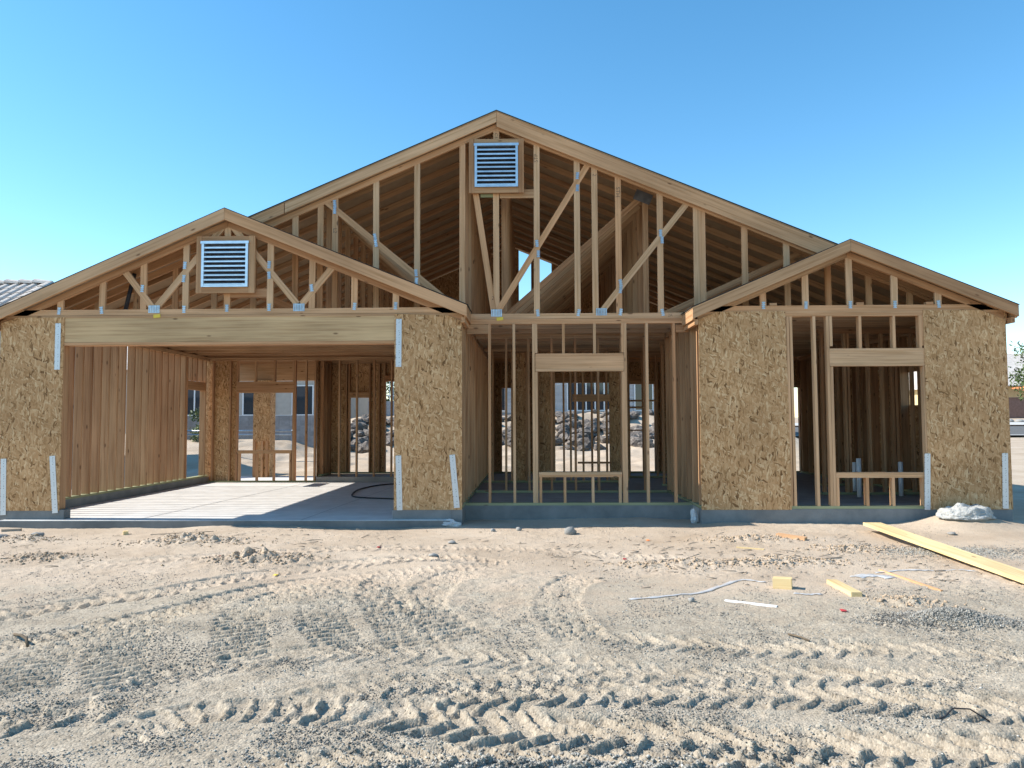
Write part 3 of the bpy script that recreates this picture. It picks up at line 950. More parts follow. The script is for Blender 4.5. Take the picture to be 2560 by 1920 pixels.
p4 = wall_x("partition_frame", 4.90, XRR - .15, 12.6, ZS, ZP, [4.95, 5.33, 5.38, 5.72, 5.95, 6.12, 6.18, 6.45], mat="lumber_fir")
p5 = wall_x("partition_frame", XRL + .15, 5.02, 14.4, ZS, ZP, spread(2.6, 5.0, .406), mat="lumber_fir")
p6 = wall_x("partition_frame", 5.52, XRR - .15, 14.4, ZS, ZP, spread(5.55, 6.5, .2), mat="lumber_fir")
p7 = wall_y("partition_frame", -4.94 + .05, YB - 1.0 + .06, YB - .12, ZS, ZP, spread(17.4, 18.0, .3), .089)
p8 = wall_x("partition_frame", -3.0, XGR - .16, 17.6, ZS, ZP, [-2.95, -2.6, -2.2, -1.8, -1.4], mat="lumber_fir")
box("strand_board", (-2.62, 17.66, ZS), (XGR - .17, 17.672, 2.9), "strand_board", house)


# --- roof trusses
def ztop(X, R):
    return gz(X, *R)


def chord_pair(owner, R, x0, x1, y0, y1, off, depth, mat, ends=(0, 0), name="top_chord"):
    """two sloping boards meeting at the ridge with a plumb cut; off = drop below the roof line"""
    ridge, zr, sl, sr = R
    out = []
    dl, dr = depth * math.sqrt(1 + sl * sl), depth * math.sqrt(1 + sr * sr)
    if isinstance(off, tuple):
        ol, orr = off
    else:
        ol = orr = off
    P1 = [(x0, ztop(x0, R) - ol), (ridge - .002, zr - ol), (ridge - .002, zr - ol - dl), (x0, ztop(x0, R) - ol - dl)]
    P2 = [(ridge + .002, zr - orr), (x1, ztop(x1, R) - orr), (x1, ztop(x1, R) - orr - dr), (ridge + .002, zr - orr - dr)]
    out.append(prism(name, P1, y0, y1, mat, owner, math.atan(sl)))
    out.append(prism(name, P2, y0, y1, mat, owner, -math.atan(sr)))
    return out


def web(owner, a, b_, y, mat="lumber_pale", t=.034, w=.089, name="web"):
    return beam(name, (a[0], y, a[1]), (b_[0], y, b_[1]), w, t, mat, owner)


PLATES = {}


def nail_plate(owner, x, z, y, wide=False, ang=0.0):
    """pressed steel connector: bars between rows of punched slots"""
    if wide not in PLATES:
        it = []
        if wide:
            for k in range(7):
                cx0 = -.072 + k * .024
                it.append(((cx0 - .0085, -.003, -.055), (cx0 + .0085, .003, .055)))
            it.append(((-.08, -.0015, -.05), (.08, .0035, -.042)))
            it.append(((-.08, -.0015, .042), (.08, .0035, .05)))
        else:
            for k in range(4):
                cz = -.042 + k * .028
                it.append(((-.024, -.003, cz - .009), (.024, .003, cz + .009)))
            it.append(((-.008, -.0015, -.05), (.008, .0035, .05)))
        v, f = [], []
        for lo, hi in it:
            b0 = len(v)
            v += [(X, Y, Z) for X in (lo[0], hi[0]) for Y in (lo[1], hi[1]) for Z in (lo[2], hi[2])]
            f += [tuple(b0 + i for i in q) for q in BOX_F]
        me = bpy.data.meshes.new("nail_plate")
        me.from_pydata(v, [], f)
        me.materials.append(MATS["galvanised"])
        PLATES[wide] = me
    return put("nail_plate", PLATES[wide], "galvanised", Matrix.Translation((x, y, z)) @ Matrix.Rotation(ang, 4, 'Y'), owner)


def pencil(owner, text, x, y, z, size, rot=0.0):
    cu = bpy.data.curves.new("pencil_mark", 'FONT')
    cu.body = text
    cu.size = size
    cu.align_x = 'CENTER'
    cu.align_y = 'CENTER'
    cu.offset = -.0012
    tmp = bpy.data.objects.new("tmp", cu)
    me = bpy.data.meshes.new_from_object(tmp)
    bpy.data.objects.remove(tmp)
    M = Matrix.Translation((x, y, z)) @ Matrix.Rotation(rot, 4, 'Y') @ Matrix.Rotation(math.pi / 2, 4, 'X')
    return put("pencil_mark", me, "pencil", M, owner)


def vent(x0, z0, x1, z1, y, blades=9):
    """galvanised louvre in a square of flat trim boards"""
    w = x1 - x0
    v_ = boxes_mesh("gable_vent", [((x0, y - .05, z0), (x0 + .035, y + .03, z1)), ((x1 - .035, y - .05, z0), (x1, y + .03, z1)),
                                   ((x0 + .035, y - .048, z0), (x1 - .035, y + .03, z0 + .022)), ((x0 + .035, y - .048, z1 - .03), (x1 - .035, y + .03, z1)),
                                   ((x0 - .012, y - .058, z1 - .034), (x1 + .012, y - .044, z1 + .004))], "vent_metal", house, ((x0 + x1) / 2, y, z0))
    st = (z1 - z0 - .06) / blades
    for k in range(blades):
        zc = z0 + .022 + st * (k + .5)
        lo = zc - st * .42
        mesh_obj("louvre_blade", [(x0 + .034, y - .042, lo), (x1 - .034, y - .042, lo), (x1 - .034, y - .042, lo + .020), (x0 + .034, y - .042, lo + .020),
                                  (x0 + .034, y + .022, zc + st * .40), (x1 - .034, y + .022, zc + st * .40), (x0 + .034, y - .034, lo - .004), (x1 - .034, y - .034, lo - .004)],
                 [(0, 1, 2, 3), (3, 2, 5, 4), (6, 4, 5, 7), (0, 6, 7, 1)], "vent_metal", v_, ((x0 + x1) / 2, y, zc))
    box("vent_gap_shade", (x0 + .03, y + .031, z0), (x1 - .03, y + .036, z1), "steel_dark", v_)  # dark sheet stands in for the shade seen between the blades
    tw = .085
    beam("vent_trim", (x0 - tw * .55, y + .004, z0 - tw), (x0 - tw * .55, y + .004, z1 + tw), tw, .038, "lumber_fir", v_)
    beam("vent_trim", (x1 + tw * .55, y + .004, z0 - tw), (x1 + tw * .55, y + .004, z1 + tw), tw, .038, "lumber_fir", v_)
    beam("vent_trim", (x0 - .004, y + .006, z1 + tw * .5), (x1 + .004, y + .006, z1 + tw * .5), tw * .95, .036, "lumber_fir", v_)
    beam("vent_trim", (x0 - .004, y + .006, z0 - tw * .5), (x1 + .004, y + .006, z0 - tw * .5), tw * .95, .036, "lumber_fir", v_)
    return v_


def gable_end(R, x0, x1, y, chord_drop, verts, diags, zb, zt, bx, mat="lumber_pale"):
    """front gable truss; its bottom chord is the part, the rest are its pieces"""
    tr = beam("gable_truss", (bx[0], y, (zb + zt) / 2), (bx[1], y, (zb + zt) / 2), zt - zb, .042, mat, house)
    chord_pair(tr, R, x0, x1, y - .021, y + .021, chord_drop, .089, "lumber_fir" if R is not MAIN else mat)
    for v_ in verts:
        if isinstance(v_, tuple):
            xx, za, zz = v_
        else:
            xx, za, zz = v_, zt - .003, None
        cd = chord_drop[0 if xx < R[0] else 1] if isinstance(chord_drop, tuple) else chord_drop
        zz = ztop(xx, R) - cd - .05 if zz is None else zz
        if zz - za > .05:
            web(tr, (xx, za), (xx + random.uniform(-.008, .008), zz), y, t=.034)
    for a, b_ in diags:
        web(tr, a, b_, y, t=.038)
    return tr


# garage gable
yt = YF + .021
gt = gable_end(GAR, XL - .02, XGR + .02, yt, .145, [-6.788, -6.178, -5.572, -4.958, (-4.351, 3.09, 3.35), (-4.351, 4.1, 4.3), -3.728, -3.119, -2.503, -1.905],
               [((-5.86, 3.66), (-5.42, 3.10)), ((-5.40, 3.10), (-4.44, 4.28)), ((-4.29, 4.30), (-3.29, 3.11)), ((-3.30, 3.11), (-2.83, 3.68))],
               3.012, 3.094, (XL + .04, XGR - .06))
beam("blocking", (-4.34, yt, 3.32), (-3.77, yt, 3.32), .13, .03, "lumber_fir", gt)
for q in [(-6.798, 3.078), (-6.177, 3.085), (-4.971, 3.09), (-4.347, 3.102), (-5.587, 3.398), (-4.97, 3.732), (-4.983, 3.537), (-3.733, 3.11), (-2.496, 3.114), (-1.904, 3.118), (-3.741, 3.729), (-3.739, 3.577), (-3.12, 3.387)]:
    nail_plate(gt, q[0], q[1], yt - .0245, False, random.uniform(-.15, .15))
for q in [(-5.407, 3.095), (-3.30, 3.106)]:
    nail_plate(gt, q[0], q[1], yt - .0245, True)
tube("vent_pipe", [(-5.98, 11.0, 3.72), (-6.06, 10.9, 3.1)], .03, "steel_dark", house, 10)
vent(-4.686, 3.396, -4.014, 4.054, YF - .055)

# right wing gable
rt = gable_end(RW, XRL - .01, XRR + .04, yt, .135, [3.333, 3.931, 4.553, 5.177, 5.786], [], 3.0, 3.08, (XRL + .1, XRR - .1))
for xx in (3.333, 3.931, 4.553, 5.177, 5.786):
    nail_plate(rt, xx, 3.085, yt - .0245, False, random.uniform(-.1, .1))
for xx in (3.47, 4.69, 5.66):
    beam("scrap_block", (xx - .05, yt + .005, 3.10), (xx + .05, yt + .005, 3.10), .036, .07, "lumber_fir", rt)

# main gable
ymt = YM + .021
mt = gable_end(MAIN, XL - .02, XRR + .02, ymt, (.172, .172), [-6.6, -6.0, -5.4, -4.8, -4.2, -3.555, -3.177, -2.947, -2.316, -1.689, -1.002, (-.481, 3.08, 4.96), (-.481, 5.7, 5.98), .129, .746, 1.014, 1.37,
                                                              1.996, 2.541, 2.632, 3.263, 3.893, 4.5, 5.1, 5.7],
               [((-3.10, 4.84), (-1.10, 3.18)), ((-.475, 3.10), (.92, 5.37)), ((1.09, 3.09), (2.41, 4.75)), ((-.80, 4.97), (-.52, 3.09))],
               3.004, 3.082, (XL + .05, XRR - .05))
beam("blocking", (-.43, ymt, 4.925), (.09, ymt, 4.925), .13, .03, "lumber_fir", mt)
beam("blocking", (-.72, ymt, 4.90), (-.52, ymt, 4.90), .05, .028, "lumber_treated", mt)
for q in [(-2.956, 4.801), (-2.955, 4.693), (-2.333, 4.275), (-2.32, 4.177), (-1.703, 3.717), (-1.697, 3.593), (.756, 5.189), (.754, 5.001), (.135, 4.152), (.155, 3.992), (2.003, 4.293), (2.024, 4.187), (1.392, 3.539), (1.391, 3.433), (.141, 3.09), (.756, 3.09), (1.389, 3.095), (2.017, 3.086)]:
    nail_plate(mt, q[0], q[1], ymt - .0245, False, random.uniform(-.2, .2))
for q in [(-.481, 3.094), (1.10, 3.10)]:
    nail_plate(mt, q[0], q[1], ymt - .0245, True)
vent(-.803, 5.003, -.148, 5.668, YM - .055)
pencil(mt, "STP", .13, ymt - .0185, 5.47, .085, -math.pi / 2)
pencil(mt, "STH", 1.365, ymt - .0185, 4.93, .09, math.pi / 2)
pencil(mt, "C3", -.481, ymt - .0185, 5.83, .07, math.pi / 2)
pencil(mt, "2", -.535, ymt - .0205, 3.32, .08, 0.1)
pencil(mt, "L2", -2.95, ymt - .0185, 4.38, .08, math.pi / 2)
pencil(mt, "2", 1.014, ymt - .0185, 5.2, .08, math.pi / 2)
pencil(mt, "2A", 2.13, ymt - .0225, 3.04, .06, 0)

# common trusses behind the main gable, all of one kind
INNER_WEBS = [((-1.0, 3.06), (-1.0, 5.86)), ((-.38, 3.06), (-.38, 6.05)), ((1.87, 3.06), (1.87, 5.12)), ((-3.2, 3.06), (-3.2, 4.94)),
              ((-.42, 3.08), (1.86, 5.07)), ((-1.12, 3.10), (-3.15, 4.93)), ((2.0, 3.08), (4.3, 4.10)), ((-3.3, 3.08), (-5.4, 4.0))]
yy = YM + .61
first = None
trusses = []
while yy < YE:
    if first is None:
        t0 = beam("roof_truss", (XL, yy, 3.048), (XRR, yy, 3.048), .089, .042, "lumber_fir", house)
        chord_pair(t0, MAIN, XL - .05, XRR + .05, yy - .021, yy + .021, .022, .089, "lumber_fir")
        for k, (a, b_) in enumerate(INNER_WEBS):
            web(t0, a, b_, yy, "lumber_fir", .034 if k < 4 else .038)
        first = (t0, yy)
        trusses.append(t0)
    else:
        t0, y00 = first
        dM = Matrix.Translation((0, yy - y00, 0))
        t1 = put("roof_truss", t0.data, None, dM @ WM[t0.name], house)
        for ch in [o for o in COL.objects if o.parent == t0]:
            put(ch.name.split(".")[0], ch.data, None, dM @ WM[ch.name], t1)
        trusses.append(t1)
    yy += .61
put("connector_plate", box_mesh(.28, .004, .17, "plate_dark"), "plate_dark", Matrix.Translation((1.84, YM + .61 - .026, 5.03)) @ Matrix.Rotation(.39, 4, 'Y'), trusses[0])


# rear gable closed with board round a vent opening
def rear_board(poly):
    prism("rear_gable_board", poly, YE + .05, YE + .062, "strand_board", house)


za = 3.02
rear_board([(XL, za), (-.25, za), (-.25, ztop(-.25, MAIN) - .03), (rd_ := MAIN[0], MAIN[1] - .03), (XL, ztop(XL, MAIN) - .03)])
rear_board([(.62, za), (XRR, za), (XRR, ztop(XRR, MAIN) - .03), (.62, ztop(.62, MAIN) - .03)])
rear_board([(-.249, za), (.619, za), (.619, 4.55), (-.249, 4.55)])
beam("post", (.12, YE + .02, 4.4), (.12, YE + .02, 5.9), .09, .04, "lumber_fir", house)


# --- roof sheathing, felt, barge boards, fascia
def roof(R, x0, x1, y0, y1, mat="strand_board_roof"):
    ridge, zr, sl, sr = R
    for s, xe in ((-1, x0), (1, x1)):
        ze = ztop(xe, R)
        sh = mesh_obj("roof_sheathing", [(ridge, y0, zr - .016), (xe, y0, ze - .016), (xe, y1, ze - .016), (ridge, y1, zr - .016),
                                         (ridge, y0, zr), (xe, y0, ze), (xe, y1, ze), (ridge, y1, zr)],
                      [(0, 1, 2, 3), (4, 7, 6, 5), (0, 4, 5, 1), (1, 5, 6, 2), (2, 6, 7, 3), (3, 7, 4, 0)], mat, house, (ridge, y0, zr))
        e = .012
        mesh_obj("roofing_felt", [(ridge, y0 - e, zr + .002), (xe + s * e, y0 - e, ze + .002), (xe + s * e, y1, ze + .002), (ridge, y1, zr + .002),
                                  (ridge, y0 - e, zr + .010), (xe + s * e, y0 - e, ze + .010), (xe + s * e, y1, ze + .010), (ridge, y1, zr + .010)],
                 [(0, 1, 2, 3), (4, 7, 6, 5), (0, 4, 5, 1), (1, 5, 6, 2), (2, 6, 7, 3), (3, 7, 4, 0)], "felt", sh, (ridge, y0, zr))


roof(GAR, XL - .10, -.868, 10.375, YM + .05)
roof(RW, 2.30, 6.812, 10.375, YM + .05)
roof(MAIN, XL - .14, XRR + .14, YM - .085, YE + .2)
chord_pair(house, GAR, XL - .10, -.872, 10.36, 10.398, .002, .150, "lumber_pale", name="barge_board")
chord_pair(house, RW, 2.305, 6.808, 10.36, 10.398, .002, .148, "lumber_fir", name="barge_board")
# main barge: 2x6 on the left in two lengths, a deeper board on the right
rd, zr, sl, sr = MAIN
dl = .158 * math.sqrt(1 + sl * sl)
for xa, xb in ((-3.70, rd - .002), (XL - .1, -3.712)):
    prism("barge_board", [(xa, ztop(xa, MAIN) - .002), (xb, ztop(xb, MAIN) - .002), (xb, ztop(xb, MAIN) - dl), (xa, ztop(xa, MAIN) - dl)], YM - .08, YM - .042, "lumber_pale", house, math.atan(sl))
dr_ = .226 * math.sqrt(1 + sr * sr)
prism("barge_board", [(rd + .002, zr - .002), (XRR + .1, ztop(XRR + .1, MAIN) - .002), (XRR + .1, ztop(XRR + .1, MAIN) - dr_), (rd + .002, zr - dr_)], YM - .08, YM - .042, "lumber_pale", house, -math.atan(sr))
# fascia along the short eaves, with the block under it
for xe, s, R in ((-.872, -1, GAR), (2.305, 1, RW), (6.808, -1, RW), (XL - .10, 1, GAR)):
    ze = ztop(xe, R)
    beam("fascia", (xe + s * .019, 10.40, ze - .098), (xe + s * .019, YM + .08, ze - .098), .155, .038, "lumber_fir", house, (1, 0, 0))
    beam("eave_block", (xe + s * .055, 10.405, ze - .205), (xe + s * .055, YM + .06, ze - .205), .075, .05, "lumber_fir", house, (1, 0, 0))


for xe in (XL + .03, XRR - .05):  # added boards that plug the light gaps above the side walls
    beam("eave_gap_plug", (xe, YM + .05, 3.10), (xe, YE, 3.10), .20, .036, "lumber_fir", house, (1, 0, 0))


# --- steel hold-down straps
def strap(a, b_, w=.08):
    c = ((a[0] + b_[0]) / 2, YF - T - .004, (a[1] + b_[1]) / 2)
    L = math.hypot(b_[0] - a[0], b_[1] - a[1])
    ang = math.atan2(b_[0] - a[0], a[1] - b_[1])
    return put("metal_strap", box_mesh(w, .006, L, "punched_strap"), "punched_strap", Matrix.Translation(c) @ Matrix.Rotation(-ang, 4, 'Y'), house)


for a, b_ in [((5.552, .986), (5.526, .206)), ((6.617, .988), (6.597, .222)), ((-6.797, 2.898), (-6.795, 2.226)), ((-6.828, .988), (-6.763, .176)), ((-7.535, .95), (-7.516, .148)),
              ((-1.853, 2.926), (-1.856, 2.239)), ((-1.852, .979), (-1.832, .21)), ((-1.089, .988), (-1.021, .242))]:
    strap(a, b_)
# plumbing stubs rising from the slab
for (xx, yy_, h_) in ((5.35, 12.2, .62), (6.12, 12.4, .55), (5.75, 13.3, .5)):
    tube("pipe_stub", [(xx, yy_, ZS - .01), (xx, yy_, ZS + h_)], .038, "pvc_white", house, 10)

# yellow truss tags stapled under the chord plates
for (x, y, z) in ((-5.36, YF - .004, 2.99), (-.43, YM - .002, 3.0)):
    beam("truss_tag", (x - .05, y - .006, z), (x + .05, y - .006, z + .01), .05, .003, "yellow_plastic", house)

# ------------------------------------------------------------------ things lying about
pts = [(-1.5, 12.6), (-2.35, 13.15), (-2.99, 13.41), (-3.3, 13.8), (-3.47, 15.0), (-3.34, 16.0), (-2.99, 16.5), (-2.2, 16.6)]
tag(tube("extension_cable", [(p[0], p[1], FG + .014) for p in catmull(pts, 8)], .014, "black_rubber"), "black cable looped on the shaded garage floor", "cable")


def lying(name, a, b_, w, t, mat, label, cat, lift=.0, sink=.004, za=None, zb=None):
    z0 = (za if za is not None else g1(*a)) + t / 2 - sink
    z1 = (zb if zb is not None else g1(*b_)) + t / 2 - sink
    o = beam(name, (a[0], a[1], z0), (b_[0], b_[1], z1), w, t, mat, None, (0, 0, 1))
    return tag(o, label, cat)


lying("plank", (4.50, 9.92), (4.28, 5.3), .225, .038, "lumber_yellow", "long pale yellow plank lying on the dirt before the right wing", "plank", za=.075, zb=.03)
lying("wood_offcut", (2.10, 6.52), (2.24, 6.46), .095, .09, "lumber_yellow", "short cube-like timber offcut beside the plastic film", "wood block")
lying("wood_offcut", (2.68, 6.72), (2.63, 6.10), .085, .04, "lumber_yellow", "half metre of pale timber lying near the thin stick", "board")
lying("wood_stick", (3.40, 7.36), (3.46, 6.38), .022, .016, "lumber_pale", "thin straight wooden stick on the dirt left of the long plank", "stick")
lying("wood_stick", (2.73, 7.72), (3.28, 7.96), .022, .018, "lumber_grey", "grey weathered stick lying crosswise behind the timber offcuts", "stick")
lying("wood_offcut", (3.02, 9.18), (3.28, 8.95), .09, .04, "lumber_pale", "small tan board offcut near the right wing's stem wall", "board")
lying("wood_offcut", (-7.14, 9.95), (-6.93, 10.03), .06, .04, "lumber_grey", "greyish scrap of timber by the garage's left stem wall", "board")
lying("wood_offcut", (-5.40, 9.86), (-5.36, 9.80), .06, .05, "lumber_yellow", "tiny bright wood chip in front of the garage slab", "wood block")
lying("pvc_strip", (1.56, 6.04), (1.90, 5.82), .028, .012, "pvc_white", "short white plastic strip lying on the dirt", "strip")
lying("wood_stick", (2.35, 8.55), (2.62, 8.42), .02, .016, "lumber_yellow", "very short splinter of wood near the tan board offcut", "stick")
lying("wood_stick", (-5.0, 9.75), (-4.2, 9.82), .016, .012, "lumber_grey", "thin grey lath in front of the garage floor", "stick")
lying("wood_stick", (1.9, 8.9), (2.9, 9.3), .02, .012, "lumber_grey", "thin weathered lath among the clods before the right wing", "stick")
lying("wood_stick", (4.66, 9.62), (4.74, 9.30), .05, .03, "lumber_grey", "grey offcut tucked under the long plank's raised end", "stick", za=.0, zb=.0)


def twig(name, pts, r, mat, label, cat):
    return tag(tube(name, [(a, b_, g1(a, b_) + c_) for a, b_, c_ in pts], r, mat, None, 5), label, cat)


twig("twig", [(-3.50, 5.03, .015), (-3.40, 4.95, .05), (-3.30, 4.86, .035), (-3.25, 4.80, .012)], .010, "bark", "dark forked twig on the tracked dirt at the foot of a tyre rut", "twig")
twig("wire", [(1.93, 3.62, .008), (1.98, 3.66, .03), (2.05, 3.72, .05), (2.12, 3.70, .04), (2.19, 3.66, .01)], .004, "steel_dark", "thin dark bent wire arching over the gravelly ruts", "wire")
twig("twig", [(1.73, 5.08, .006), (1.77, 4.98, .02), (1.80, 4.90, .01)], .007, "bark", "short dark twig standing by a chevron rut", "twig")

lumps = [lump_mesh("lump", "stone_grey", k, 2, .4, .75, False) for k in range(5)]


def stone(x, y, s, label, cat, mat_mesh=None, name="stone", group=None, squash=1.0):
    me = mat_mesh or random.choice(lumps)
    M = Matrix.Translation((x, y, g1(x, y) + s * .45 * squash)) @ Matrix.Rotation(random.uniform(0, 6.28), 4, 'Z') @ Matrix.Diagonal((s, s * .85, s * squash, 1))
    return tag(put(name, me, None, M), label, cat, group)


stone(.53, 9.66, .085, "grey broken concrete chunk in front of the recessed wall", "stone")
stone(-.14, 9.86, .04, "small grey stone nearer the broken concrete chunk", "stone")
stone(-.48, 9.86, .035, "small grey stone left of its twin before the recess", "stone")
stone(1.28, 5.98, .03, "pale pebble beside the white plastic strip", "stone")
stone(-.92, 8.86, .05, "grey clod of set mortar on the sandy dirt", "stone", squash=.6)
stone(-1.03, 8.0, .055, "flat dark stone pressed in the sand", "stone", squash=.5)
stone(5.35, 9.6, .06, "rounded stone right of the long plank", "stone", squash=.5)
stone(-6.75, 9.38, .09, "dark lump of caked mortar near the garage corner", "stone", squash=.5)
stone(-6.35, 9.48, .11, "larger dark caked lump near the garage corner", "stone", squash=.45)
for (x, y, mt_, lb) in ((-3.36, 8.04, "red_plastic", "scrap of red plastic beside a clod heap"), (-1.75, 8.62, "red_plastic", "scrap of red plastic alone on sandy dirt"),
                        (-2.4, 7.02, "yellow_plastic", "scrap of yellow plastic by a curved tyre track"), (1.45, 9.2, "orange_plastic", "scrap of orange plastic before the recessed wall"),
                        (2.32, 5.62, "red_plastic", "scrap of red plastic near the gravel pile"), (1.0, 7.9, "red_plastic", "scrap of red plastic among brown clods")):
    z = g1(x, y)
    q = [(x - .022, y - .02, z + .006), (x + .02, y - .03, z + .01), (x + .028, y + .02, z + .008), (x - .015, y + .03, z + .012), (x, y, z + .018)]
    o = mesh_obj("plastic_scrap", q, [(0, 1, 4), (1, 2, 4), (2, 3, 4), (3, 0, 4), (3, 2, 1, 0)], mt_, None, (x, y, z))
    tag(o, lb, "litter")


def film(pts, w, label, seed):
    c = catmull(pts, 8)
    v, f = [], []
    for i, p in enumerate(c):
        d = c[min(i + 1, len(c) - 1)] - c[max(i - 1, 0)]
        d = d / np.hypot(*d)
        n_ = np.array([-d[1], d[0]])
        ww = w * 1.3 * (.6 + .5 * mnoise.noise(Vector((i * .4, seed, 0))))
        for k in (-1, -.3, .3, 1):
            q = p + n_ * ww * k * .5
            v.append((q[0], q[1], g1(*q) + .004 + .010 * abs(mnoise.noise(Vector((i * .7, k * 2, seed))))))
    for i in range(len(c) - 1):
        for k in range(3):
            f.append((i * 4 + k, i * 4 + k + 1, i * 4 + k + 5, i * 4 + k + 4))
    o = mesh_obj("plastic_film", v, f, "plastic_film", None, v[0], True)
    md = o.modifiers.new("thickness", 'SOLIDIFY')
    md.thickness = .0012
    return tag(o, label, "plastic film")


film([(.8, 6.02), (1.09, 6.12), (1.47, 6.36), (1.9, 6.82), (2.10, 6.72)], .05, "clear plastic ribbon trailing to the cube-like timber offcut", 1)
film([(3.30, 7.24), (3.6, 7.30), (3.85, 7.27), (4.10, 7.22), (4.22, 7.16)], .05, "clear plastic ribbon running towards the long plank", 2)
film([(3.02, 7.0), (3.14, 7.10), (3.28, 7.06), (3.32, 6.96)], .16, "crumpled wad of clear plastic film by the thin stick", 3)
film([(2.18, 6.25), (2.28, 6.20), (2.40, 6.22)], .06, "small torn piece of film in front of the timber offcut", 4)

# heap of spilled concrete by the right wing
bm = bmesh.new()
bmesh.ops.create_icosphere(bm, subdivisions=5, radius=1.0)
for vv in bm.verts:
    p = vv.co.copy()
    r_ = math.hypot(p.x, p.y)
    up = max(p.z, 0)
    n1 = mnoise.noise(p * 2.3 + Vector((4, 1, 7)))
    n2 = abs(mnoise.noise(p * 6.0 + Vector((1, 9, 2))))
    n3 = abs(mnoise.noise(p * 13 + Vector((3, 2, 2))))
    n4 = mnoise.noise(p * 22 + Vector((5, 2, 8)))
    k = 1 + .14 * n1 - .10 * n2 + .10 * n3 + .05 * n4
    vv.co = Vector((p.x * .36 * k, p.y * .26 * k, p.z * .15 * (1 + .4 * n1) * k if p.z > 0 else p.z * .05))
me = bpy.data.meshes.new("concrete_heap")
bm.to_mesh(me)
bm.free()
for p in me.polygons:
    p.use_smooth = True
tag(put("concrete_heap", me, "concrete_lump", Matrix.Translation((5.84, 10.14, g1(5.84, 10.14) - .035))), "pale lumpy heap of spilled concrete by the right wing", "concrete heap")
# pale rag at the corner of the recess, crumpled bag by the garage panel
for (x, y, w_, h_, lb) in ((2.33, 10.62, .05, .11, "pale crumpled rag hanging at the recess corner"), (-1.12, 10.38, .16, .05, "crumpled pale paper bag by the garage panel")):
    me = lump_mesh("litter", "plastic_film", x, 3, .6, 1.0, True)
    tag(put("crumpled_litter", me, None, Matrix.Translation((x, y, g1(x, y) + h_ * .7)) @ Matrix.Diagonal((w_, .05, h_, 1))), lb, "litter")

# ------------------------------------------------------------------ behind: rocky bank, yard fences, neighbours
rock_meshes = [lump_mesh("rock", "rock_dark", 20 + k, 2, .55, .8, True) for k in range(8)]
rr_ = random.Random(5)
n = 0
while n < 298:
    x = rr_.uniform(-7.4, 8.2)
    y = rr_.uniform(28.0, 32.9)
    s = rr_.uniform(.15, .36) * (1.1 - .3 * (y - 28) / 5)
    M = Matrix.Translation((x, y, g1(x, y) + s * .25)) @ Matrix.Rotation(rr_.uniform(0, 6.28), 4, 'Z') @ Matrix.Rotation(rr_.uniform(-.6, .6), 4, 'X') @ Matrix.Diagonal((s * rr_.uniform(.9, 1.4), s, s * rr_.uniform(.7, 1.0), 1))
    tier = "at the foot of the bank" if y < 29.6 else ("halfway up the bank" if y < 31.4 else "along the top of the bank")
    big = "large" if s > .27 else "small"
    tag(put("rock", rr_.choice(rock_meshes), None, M), "%s dark angular rock %s behind the house" % (big, tier), "rock", "%s rocks %s" % (big, tier))
    n += 1

BLOCK = box_mesh(.392, .19, .192, "block_grey")


def block_wall(x0, x1, y, z0, courses, label, mat="block_grey", bx=.4, step=None):
    w = empty("block_wall", ((x0 + x1) / 2, y, z0), label, "wall")
    core = box("wall_core", (x0, y - .088, z0 - .4), (x1, y + .088, z0 + courses * .2), mat, w)
    me = box_mesh(bx - .008, .19, .192, mat)
    for r_ in range(courses):
        k = 0
        x = x0 + (bx / 2 if r_ % 2 else bx)
        while x <= x1 - bx / 2 + .01:
            put("block", me, None, Matrix.Translation((x - (bx / 2 if r_ % 2 == 0 else 0), y, z0 + .1 + r_ * .2)), core)
            x += bx
    return w


block_wall(-15.2, -8.0, 28.4, .78, 5, "grey block retaining wall behind the garage window")


def neighbour(name, lo, hi, zroof, mat, label, roof_over=.5, ridge_along='X', roofmat="tile_clay"):
    h_ = empty(name, ((lo[0] + hi[0]) / 2, (lo[1] + hi[1]) / 2, lo[2]), label, "house")
    wl_ = box("wall", lo, hi, mat, h_)
    o = roof_over
    z0, z1 = hi[2] - .02, zroof
    cx, cy = (lo[0] + hi[0]) / 2, (lo[1] + hi[1]) / 2
    if ridge_along == 'X':
        v = [(lo[0] - o, lo[1] - o, z0), (hi[0] + o, lo[1] - o, z0), (hi[0] + o, hi[1] + o, z0), (lo[0] - o, hi[1] + o, z0), (lo[0] - o, cy, z1), (hi[0] + o, cy, z1)]
        f = [(0, 1, 5, 4), (2, 3, 4, 5), (1, 2, 5), (3, 0, 4), (3, 2, 1, 0)]
    else:
        v = [(lo[0] - o, lo[1] - o, z0), (hi[0] + o, lo[1] - o, z0), (hi[0] + o, hi[1] + o, z0), (lo[0] - o, hi[1] + o, z0), (cx, lo[1] - o, z1), (cx, hi[1] + o, z1)]
        f = [(0, 4, 5, 3), (1, 2, 5, 4), (0, 1, 4), (2, 3, 5), (3, 2, 1, 0)]
    rf = mesh_obj("roof", v, f, roofmat, h_, (cx, cy, z0))
    return h_, wl_, rf


def window(h_, x0, x1, z0, z1, y, grid=1):
    f = boxes_mesh("window", [((x0 - .06, y - .05, z0 - .06), (x0, y, z1 + .06)), ((x1, y - .05, z0 - .06), (x1 + .06, y, z1 + .06)),
                              ((x0, y - .05, z0 - .06), (x1, y, z0)), ((x0, y - .05, z1), (x1, y, z1 + .06))] +
                   [((x0 + (x1 - x0) * k / grid - .03, y - .045, z0), (x0 + (x1 - x0) * k / grid + .03, y, z1)) for k in range(1, grid)], "white_paint", h_, ((x0 + x1) / 2, y, z0))
    box("pane", (x0, y - .015, z0), (x1, y - .008, z1), "window_glass", f)
    return f


